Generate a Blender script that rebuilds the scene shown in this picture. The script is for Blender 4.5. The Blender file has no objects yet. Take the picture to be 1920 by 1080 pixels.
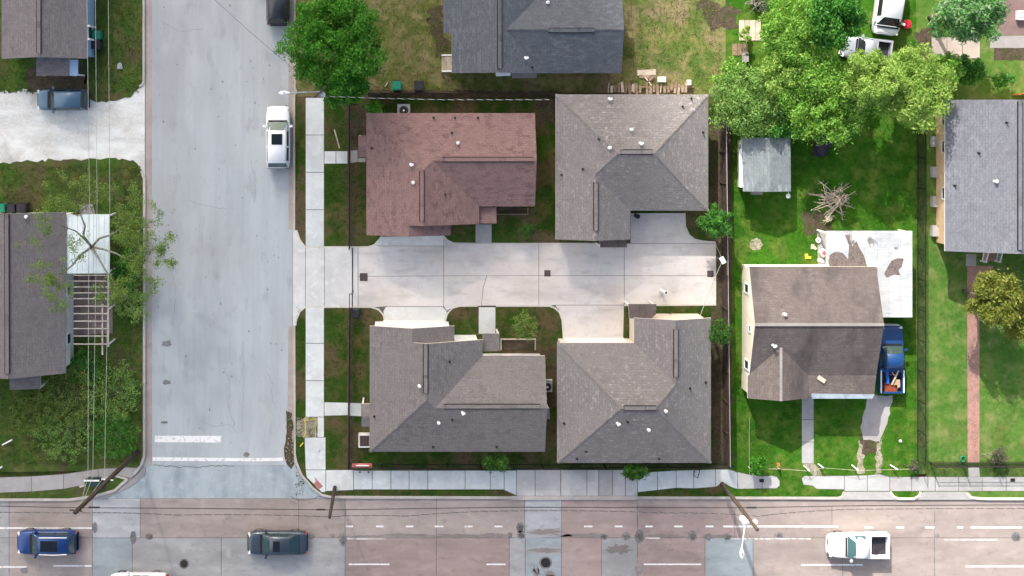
import bpy, math, random
import numpy as np
from mathutils import Vector
R = math.radians
random.seed(7); rng = np.random.default_rng(7)
# ------------------------------------------------------------------ camera, sky, sun, exposure
# Plan units: 24 plan units = 1 m. The camera hangs plumb over plan point (755, 200), 95 m up, with a shifted lens.
NX, NY, CH, S = 755.0, 200.0, 95.0, 24.0
scene = bpy.context.scene
col = scene.collection
cam = bpy.data.cameras.new('camera'); cam_o = bpy.data.objects.new('camera', cam); col.objects.link(cam_o)
cam_o.location = (0, 0, CH); cam_o.rotation_euler = (0, 0, 0)
cam.sensor_width = 36; cam.lens = 36 * CH / 80.0
cam.shift_x = (960 - NX) / 1920; cam.shift_y = -(540 - NY) / 1920
cam.clip_end = 5000; scene.camera = cam_o
SUN_EL, SUN_H = R(33), (-0.355, 0.935)
world = bpy.data.worlds.new('World'); scene.world = world; world.use_nodes = True
wn = world.node_tree.nodes; wl = world.node_tree.links
bg = wn['Background']; sky = wn.new('ShaderNodeTexSky'); sky.sky_type = 'NISHITA'; sky.sun_disc = False
sky.sun_elevation = SUN_EL; sky.sun_rotation = math.atan2(SUN_H[0], SUN_H[1]); sky.air_density = 1.0; sky.dust_density = 5.0; sky.ozone_density = 0.9
wl.new(sky.outputs[0], bg.inputs[0]); bg.inputs[1].default_value = 0.125
sl = bpy.data.lights.new('sun', 'SUN'); sl.energy = 3.5; sl.angle = R(0.5); sl.color = (1.0, 0.955, 0.885)
so = bpy.data.objects.new('sun', sl); col.objects.link(so)
SDIR = Vector((SUN_H[0] * math.cos(SUN_EL), SUN_H[1] * math.cos(SUN_EL), math.sin(SUN_EL))).normalized()
so.rotation_euler = SDIR.to_track_quat('Z', 'Y').to_euler(); so.location = (0, 0, 120)
vs = scene.view_settings; vs.view_transform = 'Standard'; vs.look = 'None'; vs.exposure = 0.97; vs.gamma = 1.0
scene.cycles.use_denoising = True
scene.cycles.max_bounces = 6; scene.cycles.transparent_max_bounces = 12
try: scene.cycles.sample_clamp_indirect = 6
except Exception: pass

# ------------------------------------------------------------------ helpers
def W(px, py, z=0.0):
    """plan point of something seen at (px, py) when it stands z metres high"""
    s = (CH - z) / CH / S
    return ((px - NX) * s, -(py - NY) * s, z)
def G(px, py): return ((px - NX) / S, -(py - NY) / S)

def node(nt, typ, **kw):
    n = nt.nodes.new(typ)
    for k, v in kw.items(): setattr(n, k, v)
    return n
def newmat(name):
    m = bpy.data.materials.new(name); m.use_nodes = True
    return m, m.node_tree, m.node_tree.nodes['Principled BSDF']
def mixc(nt, fac, a, b, mode='MIX'):
    n = node(nt, 'ShaderNodeMix', data_type='RGBA', blend_type=mode)
    for sock, v in ((n.inputs['Factor'], fac), (n.inputs[6], a), (n.inputs[7], b)):
        if isinstance(v, (int, float)): sock.default_value = v
        elif isinstance(v, (tuple, list)): sock.default_value = (*v, 1)
        else: nt.links.new(v, sock)
    return n.outputs[2]
def pos(nt, stretch=None, obj=False):
    if obj: src = node(nt, 'ShaderNodeTexCoord').outputs['Object']
    else: src = node(nt, 'ShaderNodeNewGeometry').outputs['Position']
    if stretch is None: return src
    mp = node(nt, 'ShaderNodeMapping'); mp.inputs['Scale'].default_value = stretch[:3]
    if len(stretch) > 3: mp.inputs['Rotation'].default_value = (0, 0, stretch[3])
    nt.links.new(src, mp.inputs[0]); return mp.outputs[0]
def noise(nt, vec, scale, detail=4, rough=0.55, lo=0.35, hi=0.65):
    n = node(nt, 'ShaderNodeTexNoise'); n.inputs['Scale'].default_value = scale
    n.inputs['Detail'].default_value = detail; n.inputs['Roughness'].default_value = rough
    nt.links.new(vec, n.inputs['Vector'])
    r = node(nt, 'ShaderNodeMapRange'); r.inputs[1].default_value = lo; r.inputs[2].default_value = hi
    nt.links.new(n.outputs['Fac'], r.inputs[0]); return r.outputs[0]
def SM(name, base, layers=(), rough=0.9, bump=None, rand=0.0, metal=0.0, spec=0.3, island=None, coat=0.0, obj=False):
    """layers: (colour, scale, lo, hi[, stretch[, strength]]) mixed over the base by noise"""
    m, nt, b = newmat(name); c = base
    for L in layers:
        st = L[4] if len(L) > 4 else None
        f = noise(nt, pos(nt, st, obj), L[1], 5, 0.6, L[2], L[3])
        if len(L) > 5:
            mu = node(nt, 'ShaderNodeMath', operation='MULTIPLY'); nt.links.new(f, mu.inputs[0]); mu.inputs[1].default_value = L[5]; f = mu.outputs[0]
        c = mixc(nt, f, c, L[0])
    if island:
        r = node(nt, 'ShaderNodeNewGeometry').outputs['Random Per Island']
        ramp = node(nt, 'ShaderNodeValToRGB'); nt.links.new(r, ramp.inputs[0])
        el = ramp.color_ramp.elements
        el[0].color = (*island[0], 1); el[1].color = (*island[-1], 1)
        for i, ic in enumerate(island[1:-1]):
            e = el.new((i + 1) / (len(island) - 1)); e.color = (*ic, 1)
        c = ramp.outputs[0]
    if rand:
        oi = node(nt, 'ShaderNodeObjectInfo'); r = node(nt, 'ShaderNodeMapRange')
        r.inputs[3].default_value = 1 - rand; r.inputs[4].default_value = 1 + rand
        nt.links.new(oi.outputs['Random'], r.inputs[0])
        cb = node(nt, 'ShaderNodeCombineXYZ')
        for i in range(3): nt.links.new(r.outputs[0], cb.inputs[i])
        c = mixc(nt, 1.0, c, cb.outputs[0], 'MULTIPLY')
    if isinstance(c, (tuple, list)): b.inputs['Base Color'].default_value = (*c, 1)
    else: nt.links.new(c, b.inputs['Base Color'])
    b.inputs['Roughness'].default_value = rough; b.inputs['Metallic'].default_value = metal
    b.inputs['Specular IOR Level'].default_value = spec
    if coat: b.inputs['Coat Weight'].default_value = coat; b.inputs['Coat Roughness'].default_value = 0.08
    if bump:
        f = noise(nt, pos(nt, None, obj), bump[0], 4, 0.6, 0, 1)
        bp = node(nt, 'ShaderNodeBump'); bp.inputs['Strength'].default_value = bump[1]; bp.inputs['Distance'].default_value = bump[2] if len(bump) > 2 else 0.03
        nt.links.new(f, bp.inputs['Height']); nt.links.new(bp.outputs[0], b.inputs['Normal'])
    return m
def shingle(name, c1, c2, c3, stain=None, size=(0.5, 0.2), fleck=(1.5, 3.4, .50, .60)):
    m, nt, b = newmat(name)
    uv = node(nt, 'ShaderNodeUVMap').outputs[0]
    br = node(nt, 'ShaderNodeTexBrick'); nt.links.new(uv, br.inputs['Vector'])
    br.inputs['Color1'].default_value = (*c1, 1); br.inputs['Color2'].default_value = (*c2, 1)
    br.inputs['Mortar'].default_value = (*[x * 0.45 for x in c1], 1); br.inputs['Scale'].default_value = 1
    br.inputs['Mortar Size'].default_value = 0.012; br.inputs['Bias'].default_value = 0.0
    br.inputs['Brick Width'].default_value = size[0]; br.inputs['Row Height'].default_value = size[1]
    mp = node(nt, 'ShaderNodeMapping'); mp.inputs['Scale'].default_value = (fleck[0], fleck[1], 1); nt.links.new(uv, mp.inputs[0])
    f = noise(nt, mp.outputs[0], 1.0, 3, 0.6, fleck[2], fleck[3])
    c = mixc(nt, f, br.outputs['Color'], c3)
    f2 = noise(nt, pos(nt), 0.35, 4, 0.6, 0.3, 0.7)
    c = mixc(nt, f2, c, [0.86 * x for x in c1])
    f3 = noise(nt, pos(nt), 18, 2, 0.7, 0.54, 0.72)
    c = mixc(nt, f3, c, [min(1, 1.6 * x) for x in c1])
    f5 = noise(nt, pos(nt), 1.3, 5, 0.7, 0.52, 0.72)
    c = mixc(nt, f5, c, [.72 * x for x in c1])
    f6 = noise(nt, pos(nt), 24, 2, 0.7, 0.56, 0.72)
    c = mixc(nt, f6, c, [.6 * x for x in c1])
    if stain:
        f4 = noise(nt, pos(nt, (1, .35, 1)), 0.5, 5, 0.65, 0.48, 0.7); c = mixc(nt, f4, c, stain)
    nt.links.new(c, b.inputs['Base Color']); b.inputs['Roughness'].default_value = 0.95
    b.inputs['Specular IOR Level'].default_value = 0.15
    bp = node(nt, 'ShaderNodeBump'); bp.inputs['Strength'].default_value = 0.5; bp.inputs['Distance'].default_value = 0.02
    nt.links.new(br.outputs['Fac'], bp.inputs['Height']); bp.invert = True; nt.links.new(bp.outputs[0], b.inputs['Normal'])
    return m

ORG = {}
def root_off(o):
    while o.parent: o = o.parent
    return ORG.get(o.name, Vector((0, 0, 0)))
def tag(o, label, cat=None, group=None, kind=None):
    if label: o['label'] = label
    if cat: o['category'] = cat
    if group: o['group'] = group
    if kind: o['kind'] = kind
    return o
def thing(name, label, cat, loc=(0, 0, 0), rotz=0.0, group=None):
    o = bpy.data.objects.new(name, None); col.objects.link(o); o.empty_display_size = 0.3
    o.location = loc; o.rotation_euler = (0, 0, rotz); ORG[o.name] = Vector(loc)
    return tag(o, label, cat, group)
class MB:
    def __init__(s): s.v = []; s.f = []; s.m = []; s.uv = None; s.smooth = False
    def add(s, vs, fs, mi=0):
        b = len(s.v); s.v += [tuple(p) for p in vs]
        for f in fs: s.f.append([b + i for i in f]); s.m.append(mi)
    def box(s, x0, y0, z0, x1, y1, z1, mi=0):
        x0, x1 = min(x0, x1), max(x0, x1); y0, y1 = min(y0, y1), max(y0, y1)
        s.add([(x0, y0, z0), (x1, y0, z0), (x1, y1, z0), (x0, y1, z0), (x0, y0, z1), (x1, y0, z1), (x1, y1, z1), (x0, y1, z1)],
              [(3, 2, 1, 0), (4, 5, 6, 7), (0, 1, 5, 4), (1, 2, 6, 5), (2, 3, 7, 6), (3, 0, 4, 7)], mi); return s
    def obox(s, c, size, rz=0.0, tilt=(0, 0), mi=0):
        from mathutils import Euler
        e = Euler((tilt[0], tilt[1], rz)).to_matrix(); h = [d / 2 for d in size]; pts = []
        for z in (-h[2], h[2]):
            for x, y in ((-h[0], -h[1]), (h[0], -h[1]), (h[0], h[1]), (-h[0], h[1])):
                pts.append(tuple(e @ Vector((x, y, z)) + Vector(c)))
        s.add(pts, [(3, 2, 1, 0), (4, 5, 6, 7), (0, 1, 5, 4), (1, 2, 6, 5), (2, 3, 7, 6), (3, 0, 4, 7)], mi); return s
    def prism(s, poly, z0, z1, mi=0):
        n = len(poly)
        a = sum(poly[i][0] * poly[(i + 1) % n][1] - poly[(i + 1) % n][0] * poly[i][1] for i in range(n))
        if a < 0: poly = poly[::-1]
        s.add([(p[0], p[1], z0) for p in poly] + [(p[0], p[1], z1) for p in poly],
              [list(range(n))[::-1], list(range(n, 2 * n))] + [(i, (i + 1) % n, n + (i + 1) % n, n + i) for i in range(n)], mi); return s
    def cyl(s, c, r, z0, z1, n=12, r1=None, mi=0):
        r1 = r if r1 is None else r1
        s.add([(c[0] + r * math.cos(2 * math.pi * i / n), c[1] + r * math.sin(2 * math.pi * i / n), z0) for i in range(n)] +
              [(c[0] + r1 * math.cos(2 * math.pi * i / n), c[1] + r1 * math.sin(2 * math.pi * i / n), z1) for i in range(n)],
              [list(range(n))[::-1], list(range(n, 2 * n))] + [(i, (i + 1) % n, n + (i + 1) % n, n + i) for i in range(n)], mi); return s
    def tube(s, pts, r, n=6, mi=0):
        pts = [Vector(p) for p in pts]; k = len(pts); rs = r if isinstance(r, (list, tuple)) else [r] * k
        vs = []; last = None
        for i, p in enumerate(pts):
            d = (pts[min(i + 1, k - 1)] - pts[max(i - 1, 0)]).normalized()
            if last is None:
                u = d.cross(Vector((0, 0, 1)))
                if u.length < 1e-3: u = Vector((1, 0, 0))
            else: u = last - d * last.dot(d)
            u.normalize(); last = u; w = d.cross(u)
            for j in range(n):
                a = 2 * math.pi * j / n; vs.append(tuple(p + (u * math.cos(a) + w * math.sin(a)) * rs[i]))
        fs = [(i * n + j, i * n + (j + 1) % n, (i + 1) * n + (j + 1) % n, (i + 1) * n + j) for i in range(k - 1) for j in range(n)]
        fs += [list(range(n))[::-1], list(range((k - 1) * n, k * n))]
        s.add(vs, fs, mi); return s
    def build(s, name, mats, parent=None, local=False, smooth=False, kind=None):
        off = Vector((0, 0, 0)) if (local or parent is None) else root_off(parent)
        me = bpy.data.meshes.new(name)
        me.from_pydata([(p[0] - off.x, p[1] - off.y, p[2] - off.z) for p in s.v], [], s.f)
        if not isinstance(mats, (list, tuple)): mats = [mats]
        for m in mats: me.materials.append(m)
        if len(mats) > 1: me.polygons.foreach_set('material_index', s.m)
        if s.uv:
            ul = me.uv_layers.new(name='UVMap'); ul.data.foreach_set('uv', [c for f in s.uv for p in f for c in p])
        if smooth: me.polygons.foreach_set('use_smooth', [True] * len(me.polygons))
        me.update(); o = bpy.data.objects.new(name, me); col.objects.link(o)
        if parent: o.parent = parent
        if kind: o['kind'] = kind
        return o
def npmesh(name, V, F, mat, parent=None, kind=None):
    V = np.asarray(V, dtype=np.float32); F = np.asarray(F, dtype=np.int32)
    if parent is not None: V = V - np.array(root_off(parent), dtype=np.float32)
    me = bpy.data.meshes.new(name); n = F.shape[1]
    me.vertices.add(len(V)); me.vertices.foreach_set('co', V.ravel())
    me.loops.add(F.size); me.loops.foreach_set('vertex_index', F.ravel())
    me.polygons.add(len(F)); me.polygons.foreach_set('loop_start', np.arange(0, F.size, n, dtype=np.int32))
    me.update(calc_edges=True); me.materials.append(mat)
    o = bpy.data.objects.new(name, me); col.objects.link(o)
    if parent is not None: o.parent = parent
    if kind: o['kind'] = kind
    return o
def struct(o): o['kind'] = 'structure'; return o
def gp(poly): return [G(*p) for p in poly]
def sheet(name, poly, z0, z1, mat, parent=None):
    o = MB().prism(gp(poly), z0, z1).build(name, mat, parent)
    return o if parent else struct(o)
def ribbon(mb, path, w, z0, z1, closed=False):
    """kerb along a plan path (plan units), w metres wide"""
    P = [Vector(G(*p)) for p in path]; n = len(P); L = []; Rr = []
    for i in range(n):
        d = (P[min(i + 1, n - 1)] - P[max(i - 1, 0)]).normalized(); nn = Vector((-d.y, d.x)) * (w / 2)
        L.append(P[i] + nn); Rr.append(P[i] - nn)
    for i in range(n - 1):
        mb.prism([L[i], L[i + 1], Rr[i + 1], Rr[i]], z0, z1)
    return mb
def arc(cx, cy, r, a0, a1, n=8, ry=None):
    ry = ry or r
    return [(cx + r * math.cos(R(a0 + (a1 - a0) * i / n)), cy + ry * math.sin(R(a0 + (a1 - a0) * i / n))) for i in range(n + 1)]
def wob(path, amp, step):
    """ragged version of a plan path"""
    out = []
    for (a, b) in zip(path[:-1], path[1:]):
        L = math.dist(a, b); n = max(1, int(L / step))
        for i in range(n):
            t = i / n; j = amp if i else 0
            out.append((a[0] + (b[0] - a[0]) * t + random.uniform(-j, j), a[1] + (b[1] - a[1]) * t + random.uniform(-j, j)))
    out.append(path[-1]); return out

# ------------------------------------------------------------------ materials
def tint(c, f): return tuple(min(1, x * f) for x in c)
M = {}
LAWN = {}
def grass_mat(name, g, d, soil, dry, soil_lo=0.52, blades=False):
    LAWN[name] = (g, d, soil, dry, soil_lo)
    lay = [(d, 0.45, 0.38, 0.62), (dry, 0.8, 0.47, 0.66, None, .9), (soil, 0.33, soil_lo, soil_lo + .12, None, .9), (tint(d, .6), 3, 0.5, 0.72, None, .8), (tint(dry, 1.3), 6, 0.56, 0.76, None, .6)]
    m = SM(name + ('_blades' if blades else ''), g, lay, rough=1, spec=0.1, bump=None if blades else (22, 0.7, 0.05))
    if blades:
        nt = m.node_tree; b = nt.nodes['Principled BSDF']; src = b.inputs['Base Color'].links[0].from_socket
        r = node(nt, 'ShaderNodeMapRange'); r.inputs[3].default_value = .75; r.inputs[4].default_value = 1.5
        nt.links.new(node(nt, 'ShaderNodeNewGeometry').outputs['Random Per Island'], r.inputs[0]); cb = node(nt, 'ShaderNodeCombineXYZ')
        for i in range(3): nt.links.new(r.outputs[0], cb.inputs[i])
        nt.links.new(mixc(nt, 1.0, src, cb.outputs[0], 'MULTIPLY'), b.inputs['Base Color'])
    return m
M['lawn_dry'] = grass_mat('lawn_dry', (.04, .085, .011), (.026, .066, .008), (.125, .088, .05), (.11, .10, .034), .48)
M['lawn_olive'] = grass_mat('lawn_olive', (.14, .15, .042), (.085, .12, .026), (.21, .165, .09), (.27, .235, .11), .48)
M['lawn_left'] = grass_mat('lawn_left', (.055, .12, .018), (.055, .085, .02), (.105, .085, .045), (.125, .13, .04), .52)
M['lawn_sunlit'] = grass_mat('lawn_sunlit', (.13, .17, .04), (.08, .14, .028), (.25, .20, .11), (.25, .22, .09), .49)  # top yard grass with the sun's brightness put into its colour
M['lawn_green'] = grass_mat('lawn_green', (.045, .145, .010), (.028, .105, .007), (.075, .125, .02), (.12, .185, .03), .56)
M['weeds'] = grass_mat('weeds', (.065, .13, .028), (.05, .10, .022), (.09, .10, .04), (.13, .17, .05), .55)  # weed green with the fence's shade mixed into its colour
M['lawn_far'] = grass_mat('lawn_far', (.10, .19, .035), (.06, .155, .022), (.12, .15, .04), (.19, .22, .075), .56)
M['soil'] = SM('soil', (.075, .052, .036), [((.11, .085, .06), 2, .4, .65), ((.035, .028, .02), 6, .5, .7), ((.05, .065, .02), 1.2, .5, .65)], rough=1, bump=(14, .6))
M['gravel'] = SM('gravel', (.74, .755, .73), [((.50, .51, .49), .6, .42, .66, (.25, 1.6, 1)), ((.54, .53, .49), .5, .4, .65), ((.72, .72, .70), 7, .5, .7), ((.40, .38, .35), .28, .55, .72)], rough=1, bump=(25, .4))
def conc(name, c, rand=.05, dirt=.75, warm=None):
    return SM(name, c, [(tint(c, .84), .6, .4, .68), (tint(c, 1.12), 2.2, .5, .75), (tint(c, dirt), .25, .5, .72, None, .7), (tint(c, .8), 14, .55, .8, None, .6)] + ([(warm, .18, .4, .65, None, .6)] if warm else []), rough=.92, rand=rand, bump=(40, .12, .01), spec=.25)
M['walk'] = conc('sidewalk_concrete', (.635, .665, .65), .05)
M['walk_old'] = conc('weathered_sidewalk', (.36, .34, .33), .10, .6)
M['walk_sun'] = conc('sidewalk_toned_for_sun', (.40, .39, .38), .05, .7)  # sidewalk copy with a darker colour to offset the direct sun
M['walk_east_sun'] = conc('east_walk_toned_for_sun', (.43, .43, .42), .04, .8)  # same concrete as the western walk, colour lowered where the sun strikes
M['court'] = SM('court_concrete', (.68, .645, .61), [((.60, .575, .545), .35, .4, .62), ((.72, .70, .67), .8, .55, .75), ((.34, .315, .295), .30, .50, .70, (.45, 1.2, 1), .75), ((.62, .55, .49), .2, .42, .6, None, .6), ((.44, .41, .385), 1.1, .52, .7, (.4, 1.4, 1), .6), ((.68, .66, .63), .5, .56, .7, None, .7), ((.33, .32, .31), 3, .58, .8, None, .5)], rough=.92, rand=.04, bump=(40, .1, .01))
M['court_new'] = conc('pale_apron_concrete', (.63, .63, .61), .03, .85)
M['kerb'] = conc('kerb_concrete', (.50, .46, .42), 0, .62)
M['rim'] = conc('rim_concrete', (.62, .59, .52), 0, .8)
M['gutter'] = conc('gutter_concrete', (.40, .35, .32), 0, .6)
M['joint'] = SM('joint_filler', (.10, .095, .085), [((.16, .15, .13), 2, .4, .6)], rough=1)
STRETCH_Y = (1.2, .12, 1)
M['street'] = SM('street_concrete', (.425, .46, .475), [((.38, .41, .425), .7, .4, .66, (2.0, .12, 1)), ((.43, .47, .49), 1.0, .5, .72, (2.4, .15, 1)), ((.32, .335, .34), .13, .42, .64, (1, .4, 1), .75), ((.49, .52, .525), .22, .52, .70, (1.3, .4, 1), .65), ((.27, .28, .29), .7, .56, .74, (1.4, .6, 1), .6), ((.23, .235, .245), 3, .62, .78, (1.5, .5, 1), .6), ((.24, .25, .255), 26, .56, .72, None, .45), ((.55, .58, .58), 34, .58, .74, None, .35)], rough=.9, bump=(35, .2, .01))
M['street_wet'] = SM('throat_concrete', (.39, .45, .47), [((.25, .30, .33), .5, .42, .66, (1.2, .3, 1)), ((.44, .48, .51), 1.4, .5, .75), ((.22, .25, .28), 5, .62, .85, None, .5)], rough=.9, rand=.03, bump=(35, .12, .01))
def roadmat(name, c): return SM(name, c, [(tint(c, .84), .55, .4, .68, (.35, 1.3, 1)), (tint(c, 1.18), 1.1, .5, .78, (.6, 1.2, 1)), (tint(c, .58), .3, .50, .72, (.45, 1, 1), .8), (tint(c, .6), 1.4, .56, .74, (.8, 1.1, 1), .7), (tint(c, 1.25), .5, .58, .75, None, .6), (tint(c, .62), 7, .58, .8, None, .55), (tint(c, .7), 26, .55, .72, None, .45), (tint(c, 1.35), 34, .58, .74, None, .35)], rough=.92, rand=.06, bump=(35, .2, .01))
M['road_red'] = roadmat('red_road_concrete', (.355, .275, .255)); M['road_pink'] = roadmat('pink_road_concrete', (.35, .295, .268))
M['road_grey'] = roadmat('grey_road_concrete', (.35, .35, .35)); M['road_blue'] = roadmat('bluegrey_road_concrete', (.315, .355, .37))
M['road_light'] = roadmat('light_road_concrete', (.42, .43, .44)); M['road_tan'] = roadmat('tan_road_concrete', (.37, .315, .285))
M['tar'] = SM('tar_patch', (.09, .085, .085), [((.17, .16, .155), 3, .4, .65), ((.09, .085, .085), 7, .5, .7)], rough=.95, rand=.2)
M['tar_light'] = SM('worn_patch', (.17, .16, .16), [((.25, .235, .23), 3, .4, .65), ((.11, .105, .10), 7, .5, .7)], rough=.95, rand=.2)
M['mark'] = SM('road_paint', (.78, .78, .76), [((.45, .42, .40), 3.5, .52, .7)], rough=.7)
M['mark_worn'] = SM('worn_road_paint', (.66, .63, .60), [((.38, .33, .31), 3, .42, .6)], rough=.8)
M['steel_dark'] = SM('dark_iron', (.03, .028, .028), [((.07, .05, .04), 5, .5, .7)], rough=.6, metal=.4)
M['iron'] = SM('black_fence_iron', (.022, .02, .02), [((.05, .035, .028), 3, .5, .7)], rough=.55, metal=.3)
M['galv'] = SM('galvanised_steel', (.45, .47, .48), [((.32, .33, .34), 4, .45, .65)], rough=.45, metal=.7)
M['alu'] = SM('bare_aluminium_wire', (.40, .43, .35), [], rough=.6, metal=.1)
M['cable'] = SM('black_cable', (.03, .028, .028), [], rough=.7)
M['white'] = SM('white_paint', (.80, .80, .78), [((.66, .66, .63), 1.5, .5, .7)], rough=.6)
M['whitemetal'] = SM('white_metal', (.80, .81, .80), [((.7, .72, .72), 2, .5, .7)], rough=.45)
M['cream'] = SM('cream_siding', (.80, .74, .60), [((.70, .64, .5), 1.2, .5, .7)], rough=.8)
M['beige'] = SM('beige_trim', (.72, .62, .52), [((.62, .53, .45), 1.5, .5, .7)], rough=.8)
M['tan'] = SM('tan_siding', (.66, .46, .28), [((.56, .38, .22), 1.5, .5, .7), ((.72, .52, .34), .5, .5, .7)], rough=.85)
M['blue'] = SM('blue_siding', (.28, .42, .58), [((.22, .34, .48), 1.5, .5, .7)], rough=.8)
M['offwhite'] = SM('offwhite_siding', (.72, .72, .66), [((.5, .52, .42), 1.2, .52, .7)], rough=.85)
M['greysiding'] = SM('grey_siding', (.36, .37, .38), [((.28, .29, .3), 1.5, .5, .7)], rough=.85)
M['glass'] = SM('window_glass', (.03, .045, .055), [], rough=.08, spec=.6)
M['wood'] = SM('weathered_wood', (.25, .18, .12), [((.36, .29, .22), 1.6, .45, .65), ((.14, .09, .06), 7, .5, .7)], rough=.95, rand=.12)
M['wood_dark'] = SM('dark_fence_boards', (.055, .036, .03), [((.09, .06, .045), 1.5, .45, .65), ((.03, .02, .018), 6, .5, .7)], rough=.95, rand=.1)
M['wood_pale'] = SM('pale_wood', (.52, .45, .35), [((.42, .34, .25), 2, .45, .65), ((.6, .54, .45), 8, .5, .7)], rough=.95, rand=.12)
M['pole'] = SM('utility_pole_wood', (.05, .038, .03), [((.10, .075, .06), 3, .45, .65, (4, 4, .4)), ((.025, .018, .015), 6, .5, .7)], rough=.95)
M['pole_pale'] = SM('grey_utility_pole_wood', (.10, .07, .052), [((.16, .12, .09), 3, .45, .65, (4, 4, .4)), ((.05, .035, .028), 6, .5, .7)], rough=.95)
M['brickpath'] = SM('brick_paving', (.36, .20, .165), [((.28, .14, .115), 3, .45, .65), ((.46, .30, .25), 9, .5, .7), ((.24, .16, .13), .6, .5, .7)], rough=.95, bump=(20, .3))
M['patio'] = SM('brown_patio', (.22, .15, .14), [((.17, .115, .11), 1, .4, .65)], rough=.95)
M['green_bin'] = SM('green_plastic', (.02, .22, .14), [((.015, .16, .10), 3, .5, .7)], rough=.5)
M['dark_bin'] = SM('dark_plastic', (.028, .026, .035), [((.05, .045, .06), 3, .5, .7)], rough=.5)
M['tarp'] = SM('dark_tarp', (.045, .038, .055), [((.02, .018, .025), 2, .5, .7)], rough=.6)
M['red'] = SM('faded_red', (.42, .08, .09), [((.5, .2, .2), 2, .5, .7)], rough=.6)
M['tactile'] = SM('tactile_red', (.40, .16, .16), [((.5, .26, .25), 2, .5, .7)], rough=.8)
M['yellow'] = SM('yellow_paint', (.70, .56, .05), [], rough=.5)
M['orange'] = SM('orange_plastic', (.6, .18, .04), [], rough=.6)
M['tyre'] = SM('tyre_rubber', (.018, .018, .018), [], rough=.85)
M['rim_metal'] = SM('wheel_alloy', (.35, .36, .37), [], rough=.35, metal=.8)
M['blueplastic'] = SM('blue_plastic', (.02, .12, .45), [], rough=.4)
M['rubble'] = SM('rubble', (.34, .30, .23), [((.2, .17, .12), 5, .45, .65), ((.48, .44, .36), 9, .5, .7), ((.12, .16, .05), 3, .5, .65)], rough=1, bump=(12, .8))
def leafmat(name, cs, tr=.5):
    m = SM(name, cs[0], island=cs, rough=.6, spec=.25); nt = m.node_tree; b = nt.nodes['Principled BSDF']; out = nt.nodes['Material Output']
    tl = node(nt, 'ShaderNodeBsdfTranslucent'); nt.links.new(b.inputs['Base Color'].links[0].from_socket, tl.inputs[0]); mx = node(nt, 'ShaderNodeMixShader'); mx.inputs[0].default_value = tr
    nt.links.new(b.outputs[0], mx.inputs[1]); nt.links.new(tl.outputs[0], mx.inputs[2]); nt.links.new(mx.outputs[0], out.inputs[0]); return m
M['leaf_dark'] = leafmat('dark_green_leaves', [(.03, .15, .010), (.055, .24, .018), (.095, .33, .028), (.17, .42, .05)])
M['leaf_bright'] = leafmat('bright_green_leaves', [(.10, .27, .03), (.18, .40, .05), (.27, .50, .08), (.38, .56, .13)])
M['leaf_lime'] = leafmat('lime_leaves', [(.17, .33, .05), (.27, .45, .08), (.38, .54, .12), (.48, .60, .18)])
M['leaf_young'] = leafmat('young_tree_leaves', [(.022, .085, .010), (.04, .14, .016), (.07, .20, .026), (.13, .28, .045)])
M['leaf_mid'] = leafmat('mid_green_leaves', [(.03, .15, .02), (.06, .24, .03), (.10, .33, .045), (.18, .40, .07)])
M['leaf_silver'] = leafmat('silvery_green_leaves', [(.06, .24, .04), (.11, .33, .08), (.22, .42, .15), (.45, .55, .36)])
M['leaf_olive'] = leafmat('olive_leaves', [(.13, .17, .022), (.19, .24, .035), (.27, .30, .05), (.36, .36, .10)])
M['leaf_weed'] = leafmat('weed_leaves', [(.14, .24, .045), (.18, .33, .05), (.28, .35, .09), (.34, .35, .13)])
M['leaf_sage'] = leafmat('sage_leaves', [(.13, .27, .05), (.20, .38, .08), (.28, .46, .11), (.38, .52, .18)])
M['leaf_sparse'] = leafmat('sparse_leaves', [(.13, .20, .04), (.20, .29, .06), (.20, .38, .06), (.32, .38, .12)])
M['leaf_grey'] = leafmat('grey_twig_leaves', [(.10, .085, .065), (.16, .14, .11), (.20, .18, .15), (.09, .11, .05)])
M['bark'] = SM('bark', (.10, .08, .06), [((.17, .14, .11), 5, .45, .65), ((.05, .04, .03), 9, .5, .7)], rough=1)
M['bark_grey'] = SM('grey_bark', (.22, .21, .17), [((.30, .28, .23), 5, .45, .65), ((.09, .08, .065), 9, .5, .7)], rough=1)
M['dead'] = SM('dead_branches', (.55, .46, .36), [((.64, .57, .48), 5, .45, .65), ((.25, .17, .12), 9, .5, .7)], rough=1)
M['roof_brown'] = shingle('brown_shingles', (.265, .17, .155), (.215, .13, .122), (.125, .07, .07), fleck=(1.3, 2.6, .52, .60))
M['roof_taupe'] = shingle('taupe_shingles', (.225, .205, .197), (.175, .157, .152), (.135, .118, .118), fleck=(1.6, 3.0, .51, .61))
M['roof_pale'] = shingle('pale_taupe_shingles', (.245, .225, .215), (.19, .172, .165), (.38, .36, .35), fleck=(2.4, 4.2, .56, .66))
M['roof_slate'] = shingle('slate_shingles', (.115, .125, .14), (.09, .098, .11), (.145, .157, .175))
M['roof_left'] = shingle('grey_left_shingles', (.19, .172, .175), (.15, .138, .142), (.20, .183, .183))
M['roof_stain'] = shingle('stained_brown_shingles', (.15, .125, .116), (.125, .105, .098), (.18, .152, .142), (.075, .063, .061))
M['roof_bluegrey'] = shingle('bluegrey_shingles', (.175, .18, .205), (.15, .155, .175), (.205, .21, .235))
M['roof_shed'] = shingle('bleached_shed_shingles', (.21, .235, .245), (.16, .18, .19), (.30, .33, .34), (.08, .095, .105), fleck=(.9, 4.5, .48, .58))
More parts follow.
